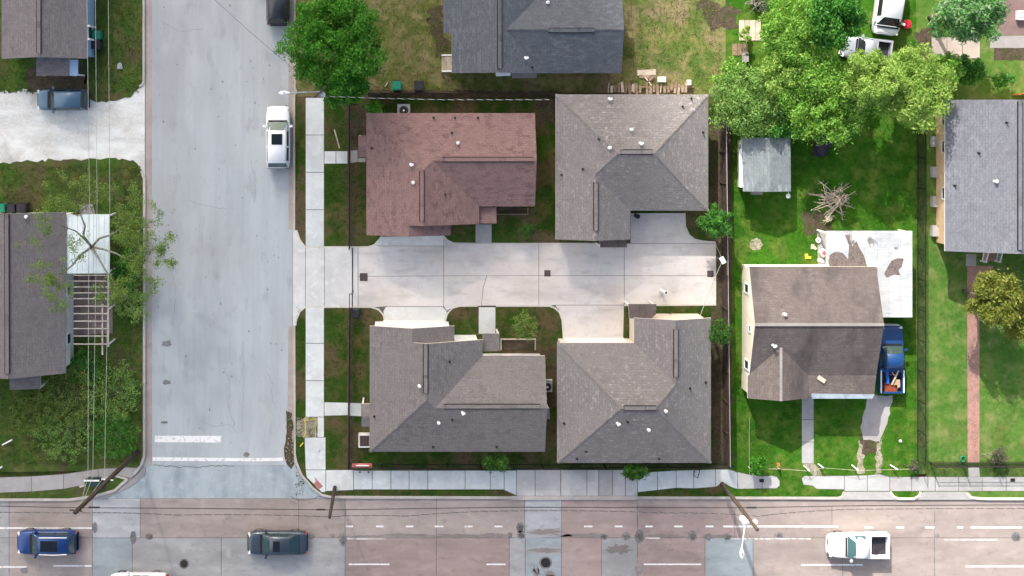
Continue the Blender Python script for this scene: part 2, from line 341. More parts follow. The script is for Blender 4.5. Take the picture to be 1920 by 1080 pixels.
M['coverroof'] = SM('white_patio_roofing', (.47, .48, .48), [((.16, .125, .115), .42, .60, .63, (1, .75, 1)), ((.33, .36, .38), .7, .45, .7, (.6, 1.5, 1)), ((.34, .30, .28), 2.5, .54, .72, (.3, 2, 1), .8), ((.54, .55, .55), 1.5, .5, .7)], rough=.7)
M['slat'] = SM('tan_slat', (.50, .45, .40), [((.38, .33, .29), 2, .45, .65)], rough=.8)
M['dark_glass'] = SM('dark_roof_glass', (.012, .016, .022), [], rough=.12, spec=.3)
def paint(name, c, metal=.0, rough=.3): return SM(name, c, [], rough=rough, metal=metal, spec=.5, coat=.6)
# ------------------------------------------------------------------ ground, lawns, roads
struct(MB().box(-300, -300, -0.30, 300, 300, -0.06).build('ground', M['lawn_dry']))
LZ = 0.12
sheet('street', [(262, -300), (612, -300), (612, 872), (262, 872)], -0.05, 0.0, M['street'])
sheet('street_throat', [(200, 872.3), (640, 872.3), (640, 934.5), (200, 934.5)], -0.05, 0.0, M['street_wet'])
M['road_smear'] = roadmat('smeared_road', (.25, .215, .205))
main_road = struct(MB().prism(gp([(-700, 934.5), (2600, 934.5), (2600, 1330), (-700, 1330)]), -0.08, -0.02).build('main_road', M['joint']))
rows = [
 (935, 1008, [(-300, 'grey'), (17, 'tan'), (173, 'light'), (263, 'pink'), (560, 'pink'), (647, 'tan'), (818, 'tan'), (984, 'light'), (1053, 'red'), (1195, 'red'), (1378, 'pink'), (1560, 'pink'), (1752, 'pink'), (2200, None)]),
 (1009, 1083, [(-300, 'grey'), (17, 'tan'), (173, 'blue'), (248, 'grey'), (415, 'grey'), (647, 'red'), (818, 'red'), (955, 'grey'), (985, 'blue'), (1053, 'red'), (1128, 'grey'), (1195, 'red'), (1322, 'blue'), (1412, 'pink'), (1580, 'pink'), (1752, 'pink'), (2200, None)]),
 (1084, 1330, [(-300, 'tan'), (173, 'blue'), (248, 'grey'), (647, 'red'), (985, 'light'), (1053, 'red'), (1412, 'pink'), (1752, 'pink'), (2200, None)])]
for y0, y1, segs in rows:
    for (xa, k), (xb, _) in zip(segs[:-1], segs[1:]):
        sheet('slab', [(xa + .5, y0), (xb - .5, y0), (xb - .5, y1), (xa + .5, y1)], -0.05, 0.0, M['road_' + k], main_road)
sheet('slab', [(985.5, 1026), (1052.5, 1026), (1052.5, 1040), (985.5, 1040)], 0.001, .004, M['road_grey'], main_road)
sheet('slab', [(986, 992), (1052, 990), (1052.4, 1007), (986, 1009.6)], 0.001, .004, M['road_grey'], main_road)
# dark repair patches and manholes in the road
def blob(cx, cy, rx, ry, n=14, j=.14): return [(cx + rx * random.uniform(1 - j, 1 + j) * math.cos(2 * math.pi * i / n), cy + ry * random.uniform(1 - j, 1 + j) * math.sin(2 * math.pi * i / n)) for i in range(n)]
for (x, y, rx, ry) in [(178, 989, 5, 11), (250, 1008, 6, 13), (280, 1006, 8, 6), (583, 1005, 7, 6), (624, 1005, 4, 4), (643, 1012, 9, 13), (975, 989, 8, 9), (977, 1003, 9, 8), (1131, 1006, 10, 6), (1174, 1006, 9, 8), (1199, 1005, 9, 12), (1298, 1005, 9, 10), (1328, 1007, 6, 7), (1364, 1007, 8, 6), (1461, 1005, 10, 8), (1905, 1007, 9, 9), (1757, 1005, 5, 5), (1198, 1067, 7, 9), (956, 1004, 5, 6), (46, 1069, 7, 7)]:
    sheet('repair_patch', blob(x, y, rx, ry), 0.0035, 0.006, M['tar_light'], main_road)
    if rx > 7: sheet('repair_patch', blob(x + 1, y + 1, rx * .6, ry * .6), 0.0065, 0.009, M['tar'], main_road)
for (x, y, rx, ry) in [(690, 1006, 40, 2.5), (760, 1004, 45, 3), (860, 1005, 60, 3.5), (930, 1004, 25, 4), (1020, 998, 33, 5), (1095, 1004, 40, 3.5), (1240, 1005, 45, 3), (1345, 1006, 30, 3), (1160, 1030, 20, 8), (1020, 1032, 30, 4), (1005, 1072, 7, 8), (1030, 1076, 9, 6), (150, 1008, 20, 2)]:
    sheet('oil_smear', blob(x, y, rx, ry, 40, .5), 0.0032 + random.uniform(0, .0004), 0.0052 + random.uniform(0, .0012), M['road_smear'], main_road)
for (x, y, r) in [(345, 1057, 7), (1023, 1055, 9)]:
    mh = sheet('manhole_cover', arc(x, y, r, 0, 337, 15), .006, .02, M['steel_dark'], main_road)
    sheet('ring', arc(x, y, r * 1.35, 0, 337, 15), .003, .0065, M['tar_light'], mh)
# stained spots on the side street
for (x, y, rx, ry) in [(313, 644, 10, 6), (312, 717, 7, 4), (309, 792, 6, 3), (462, 852, 6, 5)]:
    sheet('stain', blob(x, y, rx, ry, 12, .3), .003, .005, M['tar_light'], bpy.data.objects['street'])
# ---- painted markings
marks = struct(MB().prism(gp([(291, 817), (415, 817), (415, 830), (290, 829)]), .003, .008).build('road_marking', M['mark']))
def mk(poly, m='mark'): sheet('stripe', poly, .0065, .010, M[m], marks)
mk([(286, 857), (470, 859), (531, 858), (531, 864), (470, 865), (286, 864)])
def dash(x0, x1, y, w=3.2, m='mark'): mk([(x0, y - w / 2), (x1, y - w / 2), (x1, y + w / 2), (x0, y + w / 2)], m)
for x0, x1 in [(648, 662), (705, 719), (761, 775), (815, 831), (871, 886), (927, 942), (1095, 1111), (1152, 1167), (1210, 1224), (1264, 1280), (1323, 1338), (1356, 1572), (1621, 1637), (1680, 1695), (1735, 1752), (1795, 1806), (1820, 1916)]:
    dash(x0, x1, 987 + (x0 > 1400) * 2)
dash(-60, 172, 990)
for x0, x1, y in [(654, 730, 1058), (912, 948, 1058), (1207, 1315, 1058), (1502, 1618, 1059), (1810, 1925, 1062), (-50, 50, 1063), (100, 172, 1061)]: dash(x0, x1, y, 2.8)
for x0, x1, y in [(650, 722, 1010), (1210, 1238, 1009), (1370, 1520, 1010), (1770, 1870, 1012)]: dash(x0, x1, y, 3, 'mark_worn')
# ---- land
sheet('lawn', [(-500, -500), (266, -500), (268, 150)] + wob([(266, 156), (245, 183), (200, 192), (150, 180)], 4, 8) + wob([(150, 180), (60, 172), (-20, 168)], 5, 9) + [(-500, 168)], -.05, LZ, M['lawn_left'])
sheet('gravel_drive', [(-500, 140), (272, 150), (272, 330), (-500, 330)], -.05, LZ - .035, M['gravel'])
sheet('lawn', [(-500, 306)] + wob([(-20, 306), (0, 306), (60, 302), (120, 299), (205, 296), (250, 300), (266, 318)], 3.5, 8) + [(268, 330), (269, 855), (262, 872), (252, 880), (150, 882), (60, 884), (-500, 890)], -.05, LZ, M['lawn_left'])
sheet('verge', [(-500, 920), (150, 905), (215, 892), (238, 897), (215, 918), (170, 930), (130, 935), (-500, 935)], -.05, LZ - .01, M['lawn_left'])
sheet('lawn', [(553, -500), (1165, -500), (1185, 60), (1190, 181), (553, 181)], -.05, LZ, M['lawn_olive'])
sheet('lawn', [(1165.4, -500), (1360, -500), (1360, 181), (1190.4, 181), (1185.4, 60)], -.05, LZ, M['lawn_sunlit'])
sheet('lawn', [(553, 181.4), (1360, 181.4), (1360, 932), (615, 932), (590, 915), (570, 895), (556, 865), (553, 850)], -.05, LZ, M['lawn_dry'])
sheet('lawn', [(1360.4, -500), (1716, -500), (1716, 934), (1360.4, 934)], -.05, LZ, M['lawn_green'])
sheet('weed_shade_strip', [(1716.3, 190), (1736, 190), (1736, 888), (1716.3, 888)], -.05, LZ - .002, M['weeds'])  # weeds and painted fence shade in one darker band
sheet('lawn', [(1716.4, -500), (2600, -500), (2600, 864), (1736.4, 864), (1736.4, 189), (1716.4, 189)], -.05, LZ, M['lawn_far'])
sheet('weed_shade_strip', [(1736.3, 864.4), (2600, 864.4), (2600, 894), (1736.3, 894)], -.05, LZ - .003, M['weeds'])
sheet('verge', [(1716.4, 894.3), (2600, 894.3), (2600, 934), (1716.4, 934)], -.05, LZ, M['lawn_far'])
# bare soil
NSOIL = [0]
def soil(poly, amp=4, z=.003):
    NSOIL[0] += 1; sheet('bare_soil', wob(poly + [poly[0]], amp, 7)[:-1], .08 - NSOIL[0] * .001, LZ + .002 + NSOIL[0] * .0006, M['soil'])
soil([(1330, 225), (1372, 225), (1372, 865), (1336, 865)], 2); soil([(690, 168), (1040, 172), (1040, 184), (690, 183)], 2)
soil([(650, 205), (664, 205), (664, 462), (650, 462)], 1.5); soil([(651, 580), (662, 580), (662, 870), (651, 870)], 1.2)
soil([(1004, 190), (1040, 185), (1040, 230), (1010, 235)], 4); soil([(640, 190), (690, 200), (688, 300), (660, 300)], 6)
soil([(900, 388), (1000, 390), (1000, 402), (902, 404)], 2); soil([(1022, 640), (1044, 655), (1046, 760), (1030, 770)], 3, .0055)
soil([(800, 20), (832, 10), (840, 100), (815, 110)], 8); soil([(60, 118), (160, 118), (162, 172), (50, 172)], 8, .003)
soil([(1715, 60), (1760, 40), (1770, 100), (1722, 110)], 6); soil([(1300, 0), (1380, 10), (1385, 60), (1330, 50)], 10)
soil([(1500, 400), (1545, 395), (1560, 430), (1510, 440)], 5, .005); soil([(1616, 800), (1652, 805), (1640, 850), (1614, 850)], 4, .005)
# ---- kerbs
kb = MB(); ribbon(kb, [(270, -300), (270, 152), (268, 158), (262, 162)], .16, -.02, .16); struct(kb.build('kerb', M['kerb']))
kb = MB(); ribbon(kb, [(266, 320), (271, 335), (271, 855), (264, 873), (252, 888)], .2, -.02, .16); struct(kb.build('kerb', M['kerb']))
kb = MB(); ribbon(kb, [(553, -300), (553, 165)] + [(556, 172), (552, 180), (552, 430)], .14, -.02, .17); struct(kb.build('kerb', M['kerb']))
kb = MB(); ribbon(kb, [(552, 610), (553, 850), (556, 866), (566, 890), (588, 915), (604, 927), (622, 931)], .16, -.02, .17); struct(kb.build('kerb', M['kerb']))
kb = MB(); ribbon(kb, [(622, 931), (960, 932)], .2, -.02, .16); ribbon(kb, [(960, 932.5), (1195, 932.5)], .3, -.02, .15); ribbon(kb, [(1195, 932), (1570, 933), (1578, 930), (1582, 921)], .2, -.02, .16); struct(kb.build('kerb', M['kerb']))
kb = MB(); ribbon(kb, [(1668, 921), (1674, 930), (1684, 934), (1712, 934), (1722, 929), (1725, 921)], .18, -.02, .17); struct(kb.build('kerb', M['rim']))
kb = MB(); ribbon(kb, [(1812, 924), (1820, 932), (1840, 934), (2300, 936)], .2, -.02, .17); struct(kb.build('kerb', M['rim']))
kb = MB(); ribbon(kb, [(-500, 936), (130, 936), (175, 930), (215, 919), (240, 897)], .2, -.02, .15); struct(kb.build('kerb', M['kerb']))
kb = MB(); ribbon(kb, [(150, 912), (195, 896), (215, 891), (240, 897)], .14, .1, .19); struct(kb.build('kerb', M['kerb']))
sheet('gutter', [(272, -300), (285, -300), (285, 872), (272, 872)], -.03, .004, M['gutter'])
sheet('gutter', [(541, -300), (551, -300), (551, 430), (541, 430)], -.03, .004, M['gutter'])
sheet('gutter', [(541, 612), (551, 612), (552, 872), (538, 872)], -.03, .004, M['gutter'])
sheet('gutter', [(1195, 934.2), (1380, 934.2), (1380, 948), (1195, 948)], .0005, .004, M['road_pink'])
sheet('gutter', [(1380.5, 934.2), (2300, 936), (2300, 949), (1380.5, 949)], .0005, .004, M['road_pink'])
sheet('driveway_ramp', [(1582, 921), (1668, 921), (1676, 934), (1720, 936), (1730, 921), (1812, 921), (1822, 936), (1570, 936)], -.02, .135, M['walk_sun'])
sheet('corner_ramp', [(252, 886), (262, 874), (274, 876), (272, 890), (245, 912), (200, 934), (170, 936), (215, 917)], -.02, .05, M['walk_old'])
# ---- sidewalks made of slabs
def walk(name, rects, mat, z=.145, base=True):
    xs = [p[0] for r in rects for p in r]; ys = [p[1] for r in rects for p in r]
    root = None
    for r in rects:
        if root is None:
            root = struct(MB().prism(gp(r), .05, z - .012).build(name, M['joint']))
        else: MB().prism(gp(r), .05, z - .012).build('slab_bed', M['joint'], root)
        cx = sum(p[0] for p in r) / len(r); cy = sum(p[1] for p in r) / len(r)
        q = [(p[0] + (.6 if p[0] < cx else -.6), p[1] + (.6 if p[1] < cy else -.6)) for p in r]
        sheet('slab', q, z - .01, z, mat, root)
    return root
def rects_v(x0, x1, ys): return [[(x0, a), (x1, a), (x1, b), (x0, b)] for a, b in zip(ys[:-1], ys[1:])]
def rects_h(xs, y0, y1): return [[(a, y0), (b, y0), (b, y1), (a, y1)] for a, b in zip(xs[:-1], xs[1:])]
walk('sidewalk', rects_v(573, 608, [183, 253, 323, 393, 463]), M['walk'])
walk('sidewalk', rects_v(573, 608, [575, 643, 713, 781]) + [[(595, 781), (608, 781), (608, 819), (595, 819)], [(571, 819), (611, 819), (611, 880), (573, 880)]], M['walk'])
walk('corner_walk', [[(573, 880), (611, 880), (611, 922), (604, 922), (575, 893)], [(611, 880), (663, 880), (663, 918), (611, 920)]], M['walk'])
walk('sidewalk', rects_h([663, 698, 733, 767, 802, 872, 919, 945], 881, 917) + [[(945, 881), (968, 881), (968, 928), (945, 918)]], M['walk'])
walk('sidewalk', rects_h([968, 1003, 1051, 1100, 1122, 1148, 1172, 1195], 880, 929), M['walk_old'] if False else conc('stained_sidewalk', (.50, .49, .47), .12, .45))
walk('sidewalk', [[(1195, 886), (1232, 883), (1232, 918), (1195, 922)], [(1232, 883), (1267, 881), (1267, 914), (1232, 918)], [(1267, 881), (1300, 880), (1300, 915), (1267, 914)], [(1300, 880), (1341, 879), (1341, 912), (1300, 915)],
                  [(1341, 879), (1368, 879), (1382, 884), (1382, 916), (1372, 913), (1359, 906), (1349, 906), (1341, 912)]], M['walk'])
walk('sidewalk', [[(1382, 884), (1400, 888), (1428, 892), (1428, 915), (1382, 916)], [(1428, 892), (1445, 890), (1456, 893), (1461, 900), (1461, 910), (1455, 915), (1428, 915)]], M['walk_east_sun'])
walk('sidewalk', [[(1502, 896), (1507, 891), (1582, 891), (1582, 917), (1530, 916), (1522, 910), (1505, 908)], [(1582, 891), (1625, 890), (1625, 920), (1582, 920)], [(1625, 890), (1648, 888), (1667, 893), (1667, 920), (1625, 920)]], M['walk_east_sun'])
walk('sidewalk', rects_h([1667, 1708, 1752, 1796, 1840, 1885, 1930, 1990, 2060], 893, 920), M['walk_sun'])
walk('sidewalk', [[(-200, 895), (-100, 895), (-100, 924), (-200, 924)], [(-100, 895), (0, 894), (0, 923), (-100, 924)], [(0, 894), (60, 892), (60, 921), (0, 923)], [(60, 892), (120, 888), (120, 916), (60, 921)], [(120, 888), (185, 878), (185, 898), (150, 910), (120, 916)], [(185, 878), (240, 875), (265, 877), (248, 896), (215, 889), (185, 898)]], M['walk_old'], z=.14)
# front walks to the duplex doors
walk('front_walk', rects_h([608, 630, 652], 283, 307), M['walk']); walk('front_walk', [[(657, 282), (671, 281), (671, 304), (657, 306)], [(671, 296), (686, 296), (686, 304), (671, 304)]], M['walk_sun'])
walk('front_walk', [[(608, 753), (653, 754), (653, 778), (608, 779)], [(655, 754), (678, 755), (678, 780), (655, 779)]], M['walk'])
walk('front_walk', rects_v(891, 922, [420, 457]), M['walk_sun']); walk('front_walk', rects_v(897, 929, [575, 626]), M['court_new'])
# ---- shared court
CZ = .135
court = sheet('court', [(549, 432), (556, 431), (562, 449), (573, 463), (690, 463), (702, 459), (716, 443), (830, 441), (838, 450), (850, 456), (1180, 456), (1182, 399), (1283, 399), (1284, 424), (1291, 440), (1302, 449), (1316, 452), (1340, 453), (1341, 571), (1170, 572), (1168, 640), (1057, 640), (1054, 600), (1049, 585), (1040, 577), (1030, 573), (862, 573), (848, 577), (838, 588), (834, 604), (722, 604), (719, 590), (710, 580), (695, 575), (573, 575), (562, 584), (556, 598), (554, 610), (549, 611)], .02, CZ - .008, M['joint'])
def cs(poly, m='court'): sheet('slab', poly, .1, CZ, M[m], court)
cs([(549.5, 432), (556, 431), (562, 449), (572.5, 463), (572.5, 575), (562, 584), (556, 598), (554, 610), (549.5, 610.5)], 'court_new')
cs([(573.5, 464), (608, 464), (608, 574), (573.5, 574)], 'court_new'); cs([(609, 464), (660, 464), (660, 574), (609, 574)], 'court_new'); cs([(662, 464), (671, 463.5), (671, 574), (662, 574)], 'court_new')
cs([(672, 463), (690, 462.6), (702, 458.6), (713, 461), (831.3, 461), (831.3, 516.4), (672, 517.5)]); cs([(703, 458), (716.5, 443.6), (829.6, 441.8), (831.6, 444), (831.6, 460.3), (713, 460.3)], 'court_new')
cs([(832.3, 444.6), (838, 450.5), (850, 456.5), (1009.5, 456.5), (1009.5, 516), (832.3, 516.4)]); cs([(1010.4, 456.5), (1169.5, 456.5), (1169.5, 516), (1010.4, 516)])
cs([(1170.4, 456.5), (1340, 456.5), (1340.4, 516), (1170.4, 516)]); cs([(1182.4, 399.5), (1282.5, 399.5), (1283.5, 424), (1290.5, 440.3), (1301.8, 449.5), (1316, 452.6), (1339.6, 453.6), (1339.6, 455.7), (1182.2, 455.7)])
cs([(672, 518.3), (831.3, 517.2), (831.3, 573.6), (723, 573.6), (700, 576), (694, 574.4), (672, 574)]); cs([(832.3, 517.2), (912, 516.8), (905, 540), (902, 573), (861.5, 572.6), (848, 576), (838, 582), (832.3, 573.6)])
cs([(912.9, 516.8), (1009.5, 516.8), (1009.5, 572.4), (902.9, 572.4), (906, 540)]); cs([(1010.4, 516.8), (1169.5, 516.8), (1169.5, 571), (1040, 571), (1030, 572.4), (1010.4, 572.4)])
cs([(1170.4, 516.8), (1340.4, 516.8), (1340.6, 570.6), (1170.4, 571.2)]); cs([(1041, 572), (1169.3, 572), (1167.4, 639.5), (1057.6, 639.5), (1054.6, 600), (1049.6, 584.8)])
cs([(724, 574.6), (830, 574.6), (837, 583), (837.2, 590), (833.5, 603.5), (722.5, 603.5), (719.5, 590), (719, 583)], 'court_new')
rm = MB(); RIMS = [[(556, 431), (562, 449), (573, 463), (690, 463), (702, 459), (716, 443)], [(830, 441), (838, 450), (850, 456), (890, 456.6)], [(923, 456.6), (1120, 456.6)], [(1283, 399), (1284, 424), (1291, 440), (1302, 449), (1316, 452), (1340, 453), (1341, 571), (1170, 572)], [(1057, 640), (1054, 600), (1049, 585), (1040, 577), (1030, 573), (930, 573)], [(896, 573), (862, 573), (848, 577), (838, 588), (834, 604)], [(722, 604), (719, 590), (710, 580), (695, 575), (573, 575), (562, 584), (556, 598), (554, 610)]]
for pth in RIMS:
    q = [pth[0]]
    ribbon(rm, pth, .13, .05, CZ + .012)
rm.build('rim', M['rim'], court)
# drain grates in the court
for i, (x, y) in enumerate([(682, 519), (1026, 512), (1331, 513)]):
    g = thing('drain_grate', ['square drain grate in the court nearest the street', 'small drain grate in the middle of the court', 'drain grate at the far end of the court by the board fence'][i], 'drain grate', (*G(x, y), CZ), 0, 'drain grates in the court')
    h = .30 if i == 0 else .24; f = MB(); c = G(x, y)
    MB().box(c[0] - h, c[1] - h, CZ + .001, c[0] + h, c[1] + h, CZ + .004).build('sump', M['cable'], g)
    for sx in (-1, 1):
        f.box(c[0] + sx * h, c[1] - h, CZ, c[0] + sx * (h - .04), c[1] + h, CZ + .02)
        f.box(c[0] - h + .04, c[1] + sx * h, CZ, c[0] + h - .04, c[1] + sx * (h - .04), CZ + .02)
    f.build('frame', M['steel_dark'], g)
    for k in range(6):
        x0 = c[0] - h + .08 + k * (2 * h - .16) / 5
        MB().box(x0 - .015, c[1] - h + .04, CZ + .005, x0 + .015, c[1] + h - .04, CZ + .018).build('bar', M['patio'], g)
# ---- private paths and hardstanding
walk('front_path', rects_v(1502, 1525, [744, 786, 828, 868]), M['walk_sun'], z=.14)
sheet('path_end', [(1505, 868), (1525, 868), (1535, 878), (1540, 891), (1524, 891), (1514, 880)], .08, LZ + .01, M['rubble'])
sheet('rough_drive', wob([(1625, 742), (1672, 740), (1668, 775), (1655, 810), (1648, 826), (1618, 824), (1612, 800), (1622, 765), (1625, 742)], 3, 9)[:-1], .08, LZ + .012, M['walk_old'])
for a in ([(1608, 826), (1618, 824), (1620, 886), (1606, 888)], [(1642, 826), (1652, 822), (1652, 886), (1640, 888)]): sheet('wheel_track', wob(a + [a[0]], 2.5, 7)[:-1], .08, LZ + .010, M['rubble'])
sheet('brick_path', [(1812, 498), (1861, 498), (1858, 532), (1835, 534), (1835, 866), (1813, 866)], .08, LZ + .008, M['brickpath'])
sheet('path_end', [(1814, 874), (1834, 874), (1836, 893), (1815, 893)], .08, LZ + .006, M['walk_old'])
sheet('landing', [(1810, 476), (1829, 476), (1829, 498), (1810, 498)], .08, LZ + .02, M['walk_old'])
sheet('patio', [(1868, -120), (2100, -120), (2100, 66), (1868, 66)], .08, LZ + .008, M['patio'])
sheet('patio_walk', [(1855, 67), (2100, 67), (2100, 90), (1855, 90)], .08, LZ + .01, M['walk_old'])
walk('garden_walk', rects_h([1745, 1774, 1803, 1836], 70, 110), conc('pale_pinkish_walk', (.50, .43, .37), .06))
sheet('dark_bed', wob([(1862, 90), (2100, 90), (2100, 114), (1862, 114), (1862, 90)], 2, 10)[:-1], .08, LZ + .006, M['soil'])
sheet('pad', [(140, 515), (212, 515), (212, 624), (140, 628)], .05, LZ + .06, SM('brown_pad', (.24, .18, .165), [((.30, .24, .22), 1, .45, .65), ((.14, .10, .09), 2, .5, .7)], rough=.95))
sheet('pad', [(148, 384), (175, 382), (180, 404), (150, 404)], .05, LZ + .02, M['walk_old'])
sheet('bare_disc', blob(1417, 458, 12, 11), .08, LZ + .008, M['rubble'])
sheet('tactile_plate', [(590, 893), (606, 911), (597, 917), (588, 906), (592, 903)], .13, .153, M['tactile'])
sheet('dug_patch', wob([(573, 781), (594, 781), (594, 818), (556, 818), (556, 790), (573, 781)], 1.5, 6)[:-1], .05, LZ + .008, M['rubble'])
sheet('silt', wob([(536, 770), (548, 775), (552, 870), (546, 880), (534, 860), (536, 770)], 3, 8)[:-1], -.02, .011, M['soil'])
sheet('silt', wob([(273, 560), (281, 562), (281, 800), (284, 868), (274, 868), (273, 560)], 2, 9)[:-1], -.02, .008, M['gutter'])

# sealed cracks and drips on the side street
st_ = bpy.data.objects['street']; M['crack'] = SM('crack_seal', (.20, .205, .21), [((.28, .29, .295), 4, .45, .65)], rough=.95)
for pts in ([(352, 374), (372, 382), (400, 388), (425, 392)], [(455, 640), (456, 720), (455, 810)], [(300, 480), (318, 500), (330, 540), (327, 590)], [(420, 690), (432, 720), (428, 760), (440, 800)], [(500, 700), (512, 720), (510, 750), (520, 770)], [(300, 40), (340, 60), (380, 55)], [(470, 300), (480, 340), (476, 380)], [(380, 790), (400, 800), (430, 796), (446, 812)]):
    mbc = MB(); ribbon(mbc, wob(pts, 1.6, 6), .022, .0015, .0042); mbc.build('crack', M['crack'], st_)
for i in range(46):
    x, y = random.uniform(292, 535), random.uniform(5, 850); sheet('drip', blob(x, y, random.uniform(.7, 2.2), random.uniform(.8, 3), 8, .3), .0015, .0045, M['crack'], st_)
for pts in ([(1195, 940), (1197, 1000), (1194, 1083)], [(1752, 940), (1753, 1083)], [(1482, 936), (1486, 960), (1494, 982)], [(647, 940), (648, 1083)], [(60, 960), (75, 1040), (72, 1083)], [(1895, 945), (1906, 990)]):
    mbc = MB(); ribbon(mbc, wob(pts, 1.2, 8), .03, .0042, .0072); mbc.build('crack', M['crack'], main_road)
for pts in ([(288, 872), (330, 875), (365, 876), (410, 873), (440, 874)], [(545, 930), (560, 938), (590, 935), (605, 928)]):
    mbc = MB(); ribbon(mbc, wob(pts, 1.6, 5), .05, .0015, .0052); mbc.build('crack', M['tar'], bpy.data.objects['street_throat'])
# ------------------------------------------------------------------ buildings
PITCH = .36
def roof_geom(ez, facets):
    """facets in plan units at the eave plane with rise in plan units"""
    s = (CH - ez) / CH
    def P(q): return ((q[0] - NX) * s / S, -(q[1] - NY) * s / S, ez + q[2] * s / S * PITCH)
    return [[P(q) for q in f] for f in facets]
def roof_build(name, parent, F, mat, trim, th=.17):
    mb = MB(); key = {}; uvs = []; edges = {}
    for f in F:
        n = Vector((0, 0, 0))
        for i in range(len(f)):
            a, b = Vector(f[i]), Vector(f[(i + 1) % len(f)]); n += Vector(((a.y - b.y) * (a.z + b.z), (a.z - b.z) * (a.x + b.x), (a.x - b.x) * (a.y + b.y)))
        n.normalize()
        if n.z < 0: f.reverse(); n = -n
        h = Vector((-n.y, n.x, 0)); h = h.normalized() if h.length > .02 else Vector((1, 0, 0)); u = n.cross(h)
        ids = []
        for p in f:
            k = (round(p[0], 2), round(p[1], 2), round(p[2], 2))
            if k not in key: key[k] = len(mb.v); mb.v.append(p)
            ids.append(key[k])
        mb.f.append(ids); mb.m.append(0); uvs.append([(h.dot(Vector(p)), u.dot(Vector(p))) for p in f])
        for a, b in zip(ids, ids[1:] + ids[:1]): edges[(a, b)] = 1
    nv = len(mb.v); nf = len(mb.f)
    mb.v += [(p[0], p[1], p[2] - th) for p in mb.v]
    for i in range(nf):
        mb.f.append([k + nv for k in mb.f[i]][::-1]); mb.m.append(1); uvs.append([(0, 0)] * len(mb.f[-1]))
    for (a, b) in list(edges):
        if (b, a) not in edges:
            mb.f.append([b, a, a + nv, b + nv]); mb.m.append(1); uvs.append([(0, 0)] * 4)
    mb.uv = uvs
    ro = mb.build(name, [mat, trim], parent)
    if len(F) > 3:
        cap = MB(); cap.uv = []
        fe = {}
        for fi in range(nf):
            ids = mb.f[fi]
            for a, b in zip(ids, ids[1:] + ids[:1]): fe[(a, b)] = fi
        for (a, b), fi in fe.items():
            if a < b and (b, a) in fe:
                pa, pb = Vector(mb.v[a]), Vector(mb.v[b]); d = (pb - pa)
                if d.length < .8 or (pa.z + pb.z) / 2 < min(v[2] for v in mb.v[:nv]) + .1: continue
                c1 = sum((Vector(mb.v[i]) for i in mb.f[fi]), Vector()) / len(mb.f[fi]); c2 = sum((Vector(mb.v[i]) for i in mb.f[fe[(b, a)]]), Vector()) / len(mb.f[fe[(b, a)]])
                mid = (pa + pb) / 2
                def pl(c):
                    w = (c - mid); h_ = d.cross(Vector((0, 0, 1))).normalized(); t_ = w.dot(h_); dz = (w - d * (w.dot(d) / d.length_squared)); return h_ * (1 if t_ > 0 else -1), dz
                h1, z1 = pl(c1); h2, z2 = pl(c2)
                n1 = d.cross(z1).normalized(); n2 = z2.cross(d).normalized()
                s1 = z1.normalized(); s2 = z2.normalized()
                if s1.z > -.02 or s2.z > -.02: continue
                u = d.normalized(); n = max(1, int(d.length / .3)); up = Vector((0, 0, .022))
                for i in range(n):
                    q0, q1 = pa + d * (i / n), pa + d * ((i + .93) / n); k = .12
                    P = [q0 + up * 1.6, q1 + up, q1 + s1 * k + up, q0 + s1 * k + up * 1.6, q1 + s2 * k + up, q0 + s2 * k + up * 1.6]
                    cap.add(P, [(0, 1, 2, 3), (1, 0, 5, 4)]); r_ = random.uniform(0, 30)
                    cap.uv += [[(r_, r_), (r_ + .3, r_), (r_ + .3, r_ + .13), (r_, r_ + .13)]] * 2
        if cap.f: cap.build('ridge_cap', mat, ro, kind='stuff')
    return ro
def roof_z(F, x, y):
    best = None
    for f in F:
        ins = False; n = len(f)
        for i in range(n):
            (x1, y1, _), (x2, y2, _) = f[i], f[(i + 1) % n]
            if (y1 > y) != (y2 > y) and x < (x2 - x1) * (y - y1) / (y2 - y1) + x1: ins = not ins
        if ins:
            a = Vector(f[0]); nrm = Vector((0, 0, 0))
            for i in range(n):
                p, q = Vector(f[i]), Vector(f[(i + 1) % n]); nrm += Vector(((p.y - q.y) * (p.z + q.z), (p.z - q.z) * (p.x + q.x), (p.x - q.x) * (p.y + q.y)))
            z = a.z - (nrm.x * (x - a.x) + nrm.y * (y - a.y)) / nrm.z
            best = z if best is None else max(best, z)
    return best
def on_roof(F, px, py, z=3.3):
    for _ in range(5):
        p = W(px, py, z); q = roof_z(F, p[0], p[1])
        if q is None: return W(px, py, z)
        z = q
    return (p[0], p[1], z)
def vents(par, F, white, dark, big=()):
    for i, (x, y) in enumerate(white):
        p = on_roof(F, x, y); o = MB().cyl(p, .13, p[2] - .1, p[2] + .04, 10, .10).cyl(p, .075, p[2], p[2] + .28, 10).build('vent_pipe', M['whitemetal'], par)
        if i % 2 == 0: MB().cyl((p[0] + .03, p[1], 0), .14, p[2] + .28, p[2] + .36, 10, .08).build('cap', M['whitemetal'], o)
        else: MB().obox((p[0] + .08, p[1] - .04, p[2] + .31), (.27, .16, .10), .5).build('cap', M['whitemetal'], o)
    for x, y in dark:
        p = on_roof(F, x, y); o = MB().cyl(p, .12, p[2] - .1, p[2] + .03, 8, .09).build('vent_flashing', M['steel_dark'], par)
        MB().cyl(p, .055, p[2], p[2] + .24, 8).build('pipe', M['steel_dark'], o)
